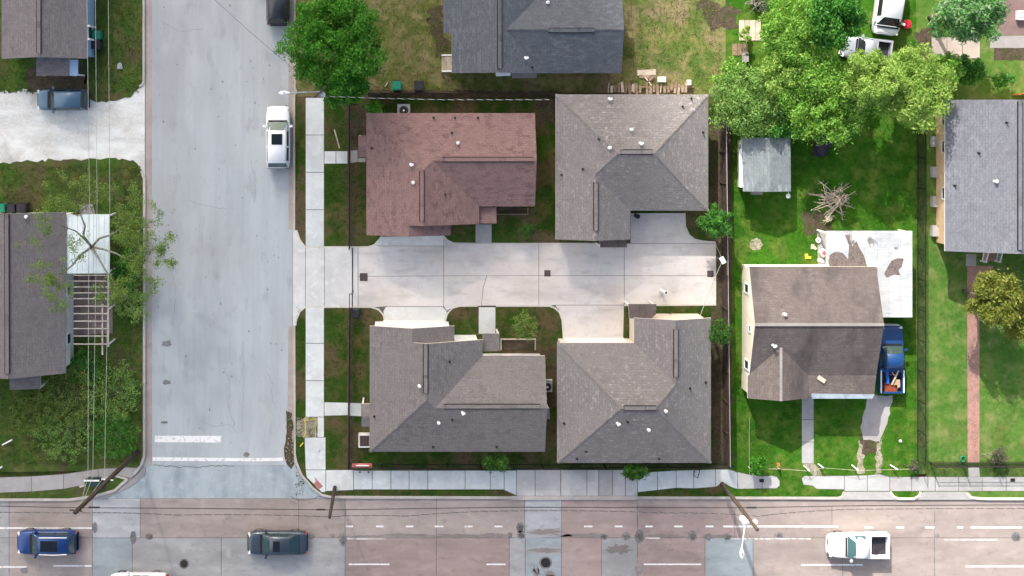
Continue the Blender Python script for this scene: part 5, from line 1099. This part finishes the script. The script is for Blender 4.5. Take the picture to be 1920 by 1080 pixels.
qa = a3.lerp(b3, .83); qb = Vector(W(1396, 990, 8.8)); qc = Vector(W(1391, 1026, 9.2)); MB().tube([qa, qb, qc], .045).build('lamp_arm', M['whitemetal'], p3)
def cobra(par, c, d, L=.75, w=.32):
    d = Vector(d).normalized(); n = Vector((-d.y, d.x, 0)); m = MB(); top = []; 
    pr = [(-.5, .12), (-.3, .3), (0, .5), (.3, .42), (.5, .12)]
    ring = [c + d * (L * x) + n * (w * y) for x, y in pr] + [c + d * (L * x) - n * (w * y) for x, y in pr[::-1]]
    m.prism([(q.x, q.y) for q in ring], c.z - .1, c.z + .04); inn = [(c.x + (q.x - c.x) * .7, c.y + (q.y - c.y) * .7) for q in ring]; m.prism(inn, c.z + .04, c.z + .1)
    o = m.build('lamp_head', M['whitemetal'], par); MB().cyl(c, .06, c.z + .1, c.z + .17, 8).build('photocell', M['galv'], o)
cobra(p3, Vector(W(1391, 1037, 9.2)), (0, -1, 0))
sp, a4, b4 = pole('grey street lamp pole at the end of the sidewalk under the tree', (614, 176), (600, 172), 8.5, M['pole_pale'], (.13, .09))
qc = Vector(W(545, 174, 8.7)); MB().tube([b4, b4.lerp(qc, .5) + Vector((0, 0, .2)), qc], .05).build('lamp_arm', M['galv'], sp); cobra(sp, Vector(W(533, 174, 8.7)), (-1, 0, 0), .8)
q = b4 + Vector((0, 0, -.6)); MB().cyl(q + Vector((.15, -.2, 0)), .22, q.z - .4, q.z + .3, 12).build('transformer', M['galv'], sp); MB().obox((b4.x, b4.y, b4.z - .2), (1.2, .12, .12), .8).build('crossarm', M['pole'], sp)
def wire(label, pts, mat, r, sag=.0):
    P = []
    for (x, y, z) in pts: P.append(Vector(W(x, y, z)))
    out = []
    for a, b in zip(P[:-1], P[1:]):
        for i in range(10): t = i / 10; q = a.lerp(b, t); q.z -= sag * 4 * t * (1 - t); out.append(q)
    out.append(P[-1]); return tag(MB().tube(out, r, 5).build('overhead_wire', mat), label, 'wire')
wire('leftmost pale overhead wire running down the left yards', [(163, -300, 9), (163, 0, 9), (168, 380, 8.6), (166, 560, 8.6), (165, 893, 9), (150, 950, 9.5)], M['alu'], .02)
wire('middle pale overhead wire running down the left yards', [(180, -300, 9), (179, 0, 9), (182, 380, 8.6), (179, 560, 8.6), (174, 893, 9), (152, 952, 9.4)], M['alu'], .017)
wire('rightmost pale overhead wire running down the left yards', [(203, -300, 9), (203, 0, 9), (206, 380, 8.6), (202, 560, 8.6), (196, 893, 9), (155, 948, 9.3)], M['alu'], .018)
wire('upper dark cable strung along the main road', [(-300, 948, 8), (0, 949, 8), (140, 952, 8.2), (330, 953, 7.8), (618, 956, 8), (960, 951, 7.6), (1400, 952, 8.3), (1620, 948, 8), (2300, 945, 8.3)], M['cable'], .026)
wire('thin dark wire hanging down to the street lamp pole', [(390, -12, 7.5), (460, 52, 7.2), (525, 108, 7.6), (598, 170, 8.4)], M['cable'], .012)
for x0, x1, y in [(166, 187, 951.4), (593, 610, 955.6), (1400, 1418, 951.8)]:
    a, b = Vector(W(x0, y, 8.05)), Vector(W(x1, y, 8.05)); tag(MB().tube([a, b], .06, 6).build('splice_case', M['cable']), {166: 'black splice case on the cable at the left pole', 593: 'black splice case on the cable at the short pole', 1400: 'black splice case on the cable at the lamp pole'}[x0], 'splice case')
def twisted(label, pts, pitch, core, wrap, r=.022):
    P = [Vector(W(*p)) for p in pts]; o = thing('service_cable', label, 'cable', tuple(P[0])); L = 0; path = []; 
    m1, m2 = MB(), MB(); hx = []
    for a, b in zip(P[:-1], P[1:]):
        n = max(2, int((b - a).length / (pitch / 8)))
        for i in range(n):
            t = i / n; q = a.lerp(b, t); q.z -= .25 * 4 * t * (1 - t); path.append(q)
    path.append(P[-1]); ang = 0
    h1, h2 = [], []
    for i, q in enumerate(path):
        if i: ang += 2 * math.pi * (path[i] - path[i - 1]).length / pitch
        d = (path[min(i + 1, len(path) - 1)] - path[max(0, i - 1)]).normalized(); n_ = Vector((-d.y, d.x, 0)).normalized(); u = Vector((0, 0, 1))
        e_ = n_ * math.cos(ang) * .6 + u * math.sin(ang); h1.append(q + e_ * r * 1.3); h2.append(q - e_ * r * 1.3)
    MB().tube(h1, r, 5).build('bare_strand', wrap, o); MB().tube(h2, r * 1.2, 5).build('insulated_strand', core, o); return o
twisted('twisted pale service cable from the lamp pole to the hipped duplex', [(602, 180, 8.3), (700, 184, 6.6), (830, 187, 5.2), (1030, 187, 3.4)], .76, M['cable'], M['white'], .014)
twisted('lower twisted cable strung along the main road', [(-300, 963, 7.2), (140, 962, 8.4), (330, 966, 7.2), (618, 969, 7.8), (760, 968, 7), (960, 958, 6.7), (1250, 962, 7), (1420, 968, 8), (1600, 955, 7), (2300, 956, 8)], .72, M['tar_light'], M['cable'], .017)
fl = thing('flood_light', 'white flood light on the board fence at the court end', 'light', (*G(1345, 483), LZ)); q = Vector(W(1355, 488, 3)); a = G(1345, 483)
MB().tube([(a[0], a[1], 0), (q.x, q.y, 2.9)], .04).build('pole', M['galv'], fl); MB().obox((q.x, q.y, 3), (.34, .5, .16), .5).build('lamp_head', M['white'], fl)
tag(MB().tube([q, Vector(W(1338, 530, 2.9)) + Vector((0, 0, -.2)), Vector(W(1313, 591, 3))], .022, 5).build('service_drop', M['alu']), 'pale cable drooping from the flood light to the taupe house', 'cable')
tag(MB().tube([q, Vector((*G(1340, 455), CZ))], .018, 5).build('guy_wire', M['alu']), 'short stay wire from the flood light to the court corner', 'wire')

# ------------------------------------------------------------------ small things
def bin_(label, px, py, mat, rz=0, w=.6, h=1.05):
    c = G(px, py); t = thing('wheelie_bin', label, 'bin', (c[0], c[1], LZ), rz); m = MB(); m.prism([(-w * .42, -w * .42), (w * .42, -w * .42), (w * .42, w * .42), (-w * .42, w * .42)], 0.03, h - .08); m.build('body', mat, t, local=True)
    l = MB(); l.prism([(-w / 2, -w / 2), (w / 2, -w / 2), (w / 2, w / 2), (-w / 2, w / 2)], h - .079, h - .01); l.prism([(-w * .4, -w * .4), (w * .4, -w * .4), (w * .4, w * .4), (-w * .4, w * .4)], h - .01, h + .03); lid = l.build('lid', mat, t, local=True); MB().tube([(-w * .45, w * .56, h - .06), (w * .45, w * .56, h - .06)], .025).build('handle', M['dark_bin'], t, local=True)
    for s_ in (-1, 1): MB().obox((s_ * w * .45, w * .42, .1), (.06, .2, .2)).build('wheel', M['tyre'], t, local=True)
bin_('green wheelie bin standing at the old fence behind the brown duplex', 744, 161, M['green_bin'], w=.7); bin_('dark wheelie bin standing at the old fence behind the brown duplex', 785, 162, M['dark_bin'], w=.72)
bin_('teal green wheelie bin against the blue house wall', 187, 67, M['green_bin'], w=.68); bin_('black wheelie bin against the blue house wall', 186, 85, M['dark_bin'], w=.68)
bin_('bright green bin at the top edge of the left house roof', 10, 388, M['green_bin'], w=.66); bin_('black bin at the top edge of the left house roof', 48, 388, M['dark_bin'], w=.7); bin_('second black bin squeezed beside the bright green one', 29, 388, M['dark_bin'], w=.6)
c = G(1192, 404); tag(MB().cyl(c, .17, CZ, .75, 12).cyl(c, .19, .75, .82, 12).build('trash_can', M['dark_bin']), 'small black can at the garage corner of the hipped duplex', 'trash can')
def condenser(label, px, py, r, z=.85, round_=False):
    c = G(px, py); t = thing('air_conditioner', label, 'air conditioner', (c[0], c[1], LZ), 0, 'condensers beside the duplexes')
    MB().box(c[0] - r - .08, c[1] - r - .08, LZ - .05, c[0] + r + .08, c[1] + r + .08, LZ + .05).build('pad', M['walk'], t)
    if round_: MB().cyl(c, r, LZ + .05, z, 18).build('casing', M['galv'], t)
    else: MB().box(c[0] - r, c[1] - r, LZ + .05, c[0] + r, c[1] + r, z).build('casing', M['galv'], t)
    MB().cyl(c, r * .82, z, z + .012, 18).build('fan_well', M['cable'], t)
    for k in range(3):
        a = k * 2.09; MB().obox((c[0] + r * .4 * math.cos(a), c[1] + r * .4 * math.sin(a), z + .03), (r * .7, r * .3, .02), a).build('fan_blade', M['steel_dark'], t)
    MB().cyl(c, r * .18, z + .01, z + .05, 8).build('hub', M['whitemetal'], t)
condenser('square air conditioner between the two southern duplexes', 1024, 721, .38); condenser('round air conditioner behind the brown duplex', 757, 207, .42, round_=True)
c = G(684, 822); t = thing('utility_vault', 'square dark grille with a white frame beside the corner duplex', 'grille', (c[0], c[1], LZ)); 
MB().box(c[0] - .38, c[1] - .42, LZ, c[0] + .38, c[1] + .42, .7).build('casing', M['cable'], t)
for s_ in (-1, 1): MB().box(c[0] + s_ * .47, c[1] - .5, LZ, c[0] + s_ * .38, c[1] + .5, .78).build('frame', M['white'], t); MB().box(c[0] - .379, c[1] + s_ * .5, LZ, c[0] + .379, c[1] + s_ * .42, .775).build('frame', M['white'], t)
for k in range(6): MB().box(c[0] - .33 + k * .12, c[1] - .42, .71, c[0] - .29 + k * .12, c[1] + .42, .74).build('slat', M['patio'], t)
c = G(678, 868); t = thing('red_sign', 'faded red sign board lying against the corner of the iron fence', 'sign', (c[0], c[1], LZ)); MB().obox((c[0] + .05, c[1], .75), (1.55, .12, .34), 0, (.9, 0)).build('board', M['red'], t); MB().obox((c[0] + .1, c[1] + .06, .93), (1.0, .05, .08), 0, (.9, 0)).build('stripe', M['white'], t)
for x in (672, 689): q = G(x, 872); MB().cyl(q, .045, LZ, .7, 8).build('leg', M['white'], t)
for x in (675, 691):
    q = G(x, 884); o = MB().cyl(q, .09, .14, .16, 10).build('post_socket', M['galv']); tag(o, {675: 'small grey post socket in the walk, nearer the corner', 691: 'small grey post socket in the walk, farther from the corner'}[x], 'socket', 'post sockets in the walk'); MB().cyl(q, .045, .16, .24, 8).build('stub', M['cable'], o)
q = G(599, 845); tag(MB().cyl(q, .09, .145, .16, 10).build('valve_cover', M['galv']), 'small round valve cover in the corner sidewalk', 'cover')
for k, (x, y) in enumerate(((1427, 900), (1897, 899))): q = G(x, y); tag(MB().box(q[0] - .18, q[1] - .13, .145, q[0] + .18, q[1] + .13, .165).build('water_meter', M['steel_dark']), ['dark meter lid in the rounded walk end', 'dark meter lid in the sidewalk near the right edge'][k], 'lid', 'meter lids in the sidewalk')
# barricade at the dug patch
t = thing('yellow_barricade', 'bent yellow barricade beside the dug up sidewalk', 'barricade', (*G(575, 800), LZ))
P = [(*G(573, 784), .75), (*G(574.5, 795), .8), (*G(574, 808), .75), (*G(571, 816), .7)]; MB().tube(P, .035).build('rail', M['yellow'], t)
for q in (P[0], P[-1]): MB().tube([q, (q[0], q[1], LZ)], .03).build('leg', M['yellow'], t)
a, b = G(594, 783), G(592, 818); MB().tube([(a[0], a[1], .4), (b[0], b[1], .4)], .02).build('rail', M['yellow'], t); MB().tube([(a[0], a[1], .4), P[0]], .02).build('rail', M['yellow'], t)
a, b = G(563, 836), G(569, 829); tag(MB().tube([(*a, .16), (*b, .2)], .05).build('yellow_post', M['yellow']), 'short yellow post lying in the grass by the kerb', 'post')
V = []; rb = MB()
for i in range(150):
    x, y = (random.uniform(557, 593), random.uniform(783, 817)) if i < 90 else (random.uniform(535, 552), random.uniform(780, 872)); q = G(x, y); r_ = random.uniform(.03, .11); rb.obox((*q, (LZ if i < 90 else .0) + r_ * .3), (r_, r_ * random.uniform(.6, 1), r_ * .7), random.uniform(0, 3), (random.uniform(-.4, .4), random.uniform(-.4, .4)))
tag(rb.build('broken_concrete', M['rubble']), 'broken concrete and soil around the dug up sidewalk', 'rubble', kind='stuff')
# pipe post in the court
q = G(1238, 542.5); tp = W(1249, 549, 2.2); t = thing('pipe_post', 'white open topped pipe standing in the court', 'pipe', (*q, CZ)); MB().tube([(*q, CZ), tp], [.11, .14], 12).build('pipe', M['whitemetal'], t); MB().cyl(tp, .09, tp[2], tp[2] + .01, 10).build('opening', M['cable'], t)
# cabinet under the left pole
c = G(178, 899); t = thing('utility_cabinet', 'dark green utility cabinet with pale lid edge under the leaning pole', 'cabinet', (*c, LZ)); MB().box(c[0] - .55, c[1] - .25, LZ, c[0] + .55, c[1] + .25, 1.0).build('casing', SM('dark_green_metal', (.02, .05, .04), [], rough=.5), t); MB().box(c[0] - .6, c[1] + .16, 1.0, c[0] + .6, c[1] + .28, 1.04).build('lid_edge', M['white'], t)
for k, (x0, y0, x1, y1) in enumerate(((6, 833, 27, 821), (-4, 880, 8, 871))): a, b = G(x0, y0), G(x1, y1); tag(MB().tube([(*a, .2), (*b, .55)], .06).build('white_stake', M['white']), ['white stake lying in the weeds at the left edge', 'white stake cut by the left edge above the old sidewalk'][k], 'stake')
c = G(226, 122); tag(MB().cyl(c, .18, LZ, .3, 10).box(c[0] - .2, c[1] - .3, LZ, c[0] + .2, c[1] - .1, .22).build('meter_box', M['galv']), 'grey meter box on the grass beside the blue house', 'meter box')
# cream house yard
c = G(1533, 450); t = thing('tyre_planter', 'white painted tyre standing beside the patio cover', 'tyre', (*c, LZ)); MB().tube([(c[0] + .14 * math.cos(a), c[1] + .14 * math.sin(a), LZ + .1) for a in np.linspace(0, 2 * math.pi, 17)], .085, 8).build('ring', M['white'], t); MB().cyl(c, .1, LZ, LZ + .03, 10).build('hole', M['cable'], t)
c = G(1541, 473); t = thing('cooler_box', 'small white box with red top beside the patio cover', 'box', (*c, LZ)); MB().obox((*c, .3), (.48, .48, .36), .7).build('body', M['white'], t); MB().obox((*c, .5), (.26, .26, .06), .7).build('lid', M['red'], t)
sheet('pad', [(1531, 434), (1549, 434), (1549, 500), (1533, 500)], .06, LZ + .02, M['walk_old'])
for i, (x, y, m, lab) in enumerate([(1522, 462, 'wood_pale', 'pale scrap of board on the grass near the white tyre'), (1536, 487, 'white', 'white scrap beside the red topped box'), (1511, 480, 'yellow', 'small yellow scrap on the grass behind the cream house')]): c = G(x, y); tag(MB().obox((*c, LZ + .06), (.38, .25, .06), random.uniform(0, 2)).obox((c[0] + .2, c[1] - .1, LZ + .05), (.2, .3, .05), random.uniform(0, 2)).build('scrap_piece', M[m]), lab, 'scrap')
c = G(1538, 272); tag(MB().prism([(c[0] - .7, c[1] - .8), (c[0] + .1, c[1] - .9), (c[0] + .9, c[1] + .3), (c[0] + .5, c[1] + .8), (c[0] - .5, c[1] + .3)], LZ, .5).prism([(c[0] - .5, c[1] - .6), (c[0], c[1] - .7), (c[0] + .5, c[1] + .2), (c[0] - .2, c[1] + .2)], .5, .68).build('covered_heap', M['tarp']), 'dark tarp covered heap under the trees right of the shed', 'tarp')
c = G(1582, 246); tag(MB().obox((*c, .4), (.5, .3, .55), .3).obox((c[0] + .1, c[1] - .4, .3), (.3, .3, .4), .8).build('garden_clutter', M['green_bin']), 'teal plastic clutter under the tree edge', 'clutter')
# boards on the ground at the top
for i in range(4): a, b = G(1385 + i * 10.3, 38), G(1394.6 + i * 10.3, 76); tag(MB().box(*a, LZ, *b, LZ + .05).build('ground_board', M['wood_pale']), 'pale wide board laid flat by the dead palm', 'board', 'pale boards laid side by side by the dead palm')
for i in range(3): a, b = G(1372 + i * 10, 82), G(1381 + i * 10, 104); tag(MB().box(*a, LZ, *b, LZ + .05).build('ground_board', M['wood']), 'short greyish board laid below the wide boards', 'board', 'short boards below the wide boards')
c = G(1395, 108); tag(MB().box(c[0] - .2, c[1] - .35, LZ, c[0] + .2, c[1] + .35, .6).box(c[0] - .1, c[1] + .3, .6, c[0] + .15, c[1] + .36, .75).build('grey_box', M['walk_old']), 'small grey box at the end of the short boards', 'box')
c = G(1211, 141); t = thing('wood_heap', 'plywood and lumber heap on the grass behind the fallen fence', 'lumber', (*c, LZ)); MB().obox((c[0], c[1] + .2, .18), (1.5, .45, .05), .03).build('plywood', M['wood_pale'], t); MB().obox((c[0] + .1, c[1] - .15, .2), (1.3, .25, .08), -.1).build('plank', M['wood'], t); MB().obox((c[0] + .35, c[1] - .3, .3), (.7, .12, .08), .7).build('plank', M['wood'], t); MB().obox((c[0] + .1, c[1] - .45, .3), (.9, .1, .08), -.9).build('plank', M['wood_pale'], t)
for (x, y, w_, h_, lab) in [(1239, 149, .62, .42, 'wide white box beside the lumber heap'), (1290, 155, .3, .42, 'narrow white box on the grass near the hipped roof')]: c = G(x, y); tag(MB().box(c[0] - w_ / 2, c[1] - h_ / 2, LZ, c[0] + w_ / 2, c[1] + h_ / 2, .45).box(c[0] - w_ * .45, c[1] - h_ * .45, .45, c[0] + w_ * .45, c[1] + h_ * .45, .48).build('white_box', M['white']), lab, 'box')
a, b = G(627, 243), G(637, 278); tag(MB().obox(((a[0] + b[0]) / 2, (a[1] + b[1]) / 2, LZ + .04), (.1, 1.5, .05), .27).build('loose_plank', M['wood_pale']), 'thin pale plank on the grass left of the brown duplex', 'plank')
a, b = G(722, 163), G(728, 154); tag(MB().tube([(*a, .16), (*b, .2)], .045).build('fallen_branch', M['wood_pale']), 'short pale branch on the soil left of the green bin', 'branch')
c = G(1696, 46); tag(MB().cyl(c, .34, LZ, .5, 14, .3).cyl(c, .36, .5, .56, 14, .2).build('red_barrel', SM('red_plastic', (.6, .03, .04), [], rough=.4)), 'bright red lidded tub beside the white vehicle', 'tub')
c = G(1650, 58); tag(MB().obox((*c, .35), (.5, .45, .5), .1).obox((c[0] + .9, c[1] + .2, .3), (.5, .35, .4), .5).build('scrap_crate', M['wood_pale']), 'pale crates of scrap between the white vehicle and grey pickup', 'crate')
c = G(1912, 29); t = thing('garden_bench', 'white slatted bench on the brown patio at the top right', 'bench', (*c, LZ))
for k in range(4): MB().box(c[0] - .4, c[1] - .38 + k * .2, .5, c[0] + .8, c[1] - .24 + k * .2, .54).build('slat', M['white'], t)
for sx in (-.35, .75): MB().box(c[0] + sx - .04, c[1] - .36, LZ, c[0] + sx + .04, c[1] + .36, .495).build('leg', M['white'], t)
c = G(1909, 80); t = thing('red_parasol', 'tiny red round stool on the grey patio strip', 'stool', (*c, LZ)); t.name = 'red_stool'; MB().cyl(c, .16, .45, .5, 12).build('seat', M['red'], t)
for k in range(3): q = (c[0] + .1 * math.cos(k * 2.1), c[1] + .1 * math.sin(k * 2.1)); MB().cyl(q, .02, LZ, .45, 6).build('leg', M['galv'], t)
c = G(1803, 859); tag(MB().tube([(c[0] + .16 * math.cos(a), c[1] + .22 * math.sin(a), LZ + .06 + a * .01) for a in np.linspace(0, 11, 36)], .035).build('garden_hose', M['green_bin']), 'coiled teal hose on the grass left of the brick path', 'hose')
c = G(1687, 826); tag(MB().cyl(c, .12, LZ, LZ + .12, 10, .08).build('sprinkler_cap', M['white']), 'small white cap on the lawn near the mesh fence', 'cap')
c = G(1302, 884); t = thing('steel_frame', 'bent dark steel frame on the walk below the iron fence', 'frame', (*c, .15)); P = [(c[0] - .15, c[1] + .4, .9), (c[0] + .2, c[1] + .4, .9), (c[0] + .15, c[1] - .35, .5), (c[0] - .2, c[1] - .15, .5), (c[0] - .15, c[1] + .4, .9)]; MB().tube(P, .035).build('rail', M['iron'], t)
for q in (P[0], P[1]): MB().tube([q, (q[0], q[1], LZ)], .03).build('leg', M['iron'], t)
a, b = G(1895, 176), G(1960, 172); of = thing('orange_board_fence', 'orange brown board fence behind the tan house roof', 'fence', (*a, LZ)); board_panel(of, a, b, 1.4, SM('orange_boards', (.45, .2, .06), [((.3, .13, .05), 3, .45, .65)], rough=.9))
a, b = G(930, 635), G(1003, 655); pt = thing('garden_bed', 'low timber edged bed beside the corner duplex porch', 'planter', (*a, LZ))
for (x0, y0, x1, y1) in ((938, 634, 1004, 636), (1002, 636, 1004, 655), (938, 636.4, 940, 655)): p_, q_ = G(x0, y0), G(x1, y1); MB().box(*p_, LZ - .02, *q_, LZ + .18).build('edging', M['wood_pale'], pt)
p_, q_ = G(940.3, 636.6), G(1001.6, 655); MB().box(*p_, .05, *q_, LZ + .06).build('bed_soil', M['soil'], pt)
a, b = G(927, 393), G(990, 402); pt = thing('garden_bed', 'low timber edged bed below the brown duplex eave', 'planter', (*a, LZ))
for (x0, y0, x1, y1) in ((931, 400.5, 990, 402), (988.4, 389, 990, 400)): p_, q_ = G(x0, y0), G(x1, y1); MB().box(*p_, LZ - .02, *q_, LZ + .16).build('edging', M['wood'], pt)

# ------------------------------------------------------------------ grass blades
def grass(label, rects, dens, lawn, size=.09, holes=()):
    V = []; F = []; P = []
    for (x0, y0, x1, y1) in rects:
        A = (x1 - x0) * (y1 - y0) / S / S; n = int(A * dens); q = np.stack([rng.uniform(x0, x1, n), rng.uniform(y0, y1, n)], 1)
        for (a, b, c, d) in holes: q = q[~((q[:, 0] > a) & (q[:, 0] < c) & (q[:, 1] > b) & (q[:, 1] < d))]
        P.append(q)
    q = np.concatenate(P); n = len(q); X = (q[:, 0] - NX) / S; Y = -(q[:, 1] - NY) / S; k3 = 3
    base = np.stack([X, Y, np.full(n, LZ - .01)], 1); pts = []
    a = rng.uniform(0, 2 * np.pi, n); hgt = size * rng.uniform(.5, 1.4, n)
    for j in range(3):
        aj = a + j * 2.1 + rng.uniform(-.4, .4, n); d = np.stack([np.cos(aj), np.sin(aj), np.zeros(n)], 1); w = np.stack([-np.sin(aj), np.cos(aj), np.zeros(n)], 1) * (size * .38)
        tip = base + d * (hgt * rng.uniform(.4, 1.2, n))[:, None]; tip[:, 2] += hgt * .8
        pts += [base - w, base + w, tip]
    V = np.stack(pts, 1).reshape(-1, 3); k = (np.arange(n) * 9)[:, None]; F = np.concatenate([k + np.array([[3 * j, 3 * j + 1, 3 * j + 2]]) for j in range(3)])
    o = npmesh('grass', V, F, grass_mat(lawn, *LAWN[lawn], blades=True)); tag(o, label, 'grass', kind='stuff'); return o
DH = [(549, 440, 1341, 575), (570, 183, 609, 465), (570, 575, 609, 830), (700, 437, 836, 470), (719, 570, 838, 606), (888, 410, 924, 470), (895, 570, 931, 630), (1182, 395, 1342, 460), (1052, 570, 1172, 645), (606, 280, 690, 309), (606, 751, 690, 781), (570, 819, 613, 935), (600, 878, 1362, 919), (944, 878, 1196, 930), (695, 225, 995, 430), (1050, 190, 1320, 440), (700, 620, 1015, 840), (1052, 650, 1325, 860), (1340, 225, 1372, 865), (1290, 420, 1342, 458), (1196, 905, 1362, 921)]
grass('dark patchy grass around the duplexes', [(555, 184, 1360, 930)], 42, 'lawn_dry', .08, DH)
grass('dry olive grass of the top yard', [(720, -40, 1350, 172), (553, -40, 720, 180)], 26, 'lawn_olive', .10, [(855, -40, 1160, 132), (940, 132, 1008, 150)])
grass('rank dark grass of the left yards', [(-40, -40, 266, 175), (-40, 312, 267, 872)], 34, 'lawn_left', .11, [(-40, -40, 160, 104), (-40, 400, 120, 698), (140, 512, 214, 628), (60, 110, 168, 175)])
grass('bright green grass behind and beside the cream house', [(1375, 180, 1720, 888), (1375, 915, 1570, 930)], 32, 'lawn_green', .08, [(1405, 505, 1640, 742), (1500, 740, 1528, 890), (1600, 742, 1676, 890), (1400, 265, 1478, 352), (1532, 430, 1715, 595)])
grass('light green mown grass around the brick path', [(1740, 480, 1960, 864), (1865, 116, 1960, 164)], 24, 'lawn_far', .06, [(1810, 476, 1864, 534), (1811, 534, 1837, 893)])

grass('weeds darkened for fence shade along the mesh and iron fences', [(1717, 195, 1736, 888), (1740, 866, 1960, 892)], 34, 'weeds', .11, [(1811, 866, 1837, 893)])
# ------------------------------------------------------------------ cloud whose edge shades the western part of the block
def cloud():
    import bmesh
    bm = bmesh.new(); bmesh.ops.create_icosphere(bm, subdivisions=4, radius=1)
    alt = 470.0; t = alt / SDIR.z; RX, RY, RZ = 700., 1150., 70.  # cloud also stretched overhead, out of view, to add neutral fill light
    edge = Vector(((1325 - NX) / S, -(540 - NY) / S)); al = math.atan2(240, 1080)      # shade edge runs (240, 1080) across the plan
    nrm = Vector((math.cos(al), math.sin(al)))                                         # to the lit side (x right, y up)
    for v in bm.verts:
        a = v.co.copy(); f = 1 + .05 * math.sin(5 * a.x + 2 * a.y) * math.cos(4 * a.y) * (0 if a.x > .6 else 1)
        v.co = Vector((a.x * RX * f, a.y * RY * f, a.z * RZ * (1 + .25 * math.sin(7 * a.x) * math.sin(6 * a.y))))
    me = bpy.data.meshes.new('cloud'); bm.to_mesh(me); bm.free()
    m = bpy.data.materials.new('cloud_vapour'); m.use_nodes = True; nt = m.node_tree; nt.nodes.clear()
    out = nt.nodes.new('ShaderNodeOutputMaterial'); mx = nt.nodes.new('ShaderNodeMixShader'); tr_ = nt.nodes.new('ShaderNodeBsdfTransparent'); tl = nt.nodes.new('ShaderNodeBsdfTranslucent'); tl.inputs[0].default_value = (.97, .98, 1, 1)
    mx.inputs[0].default_value = CLOUD_FAC; nt.links.new(tr_.outputs[0], mx.inputs[1]); nt.links.new(tl.outputs[0], mx.inputs[2]); nt.links.new(mx.outputs[0], out.inputs[0])
    me.materials.append(m); o = bpy.data.objects.new('cloud', me); col.objects.link(o)
    c = edge - nrm * RX; o.rotation_euler = (0, 0, al); o.location = Vector((c.x, c.y, 0)) + SDIR * t
    for p in me.polygons: p.use_smooth = True
    tag(o, None, kind='structure'); return o
CLOUD_FAC = .65
cloud()
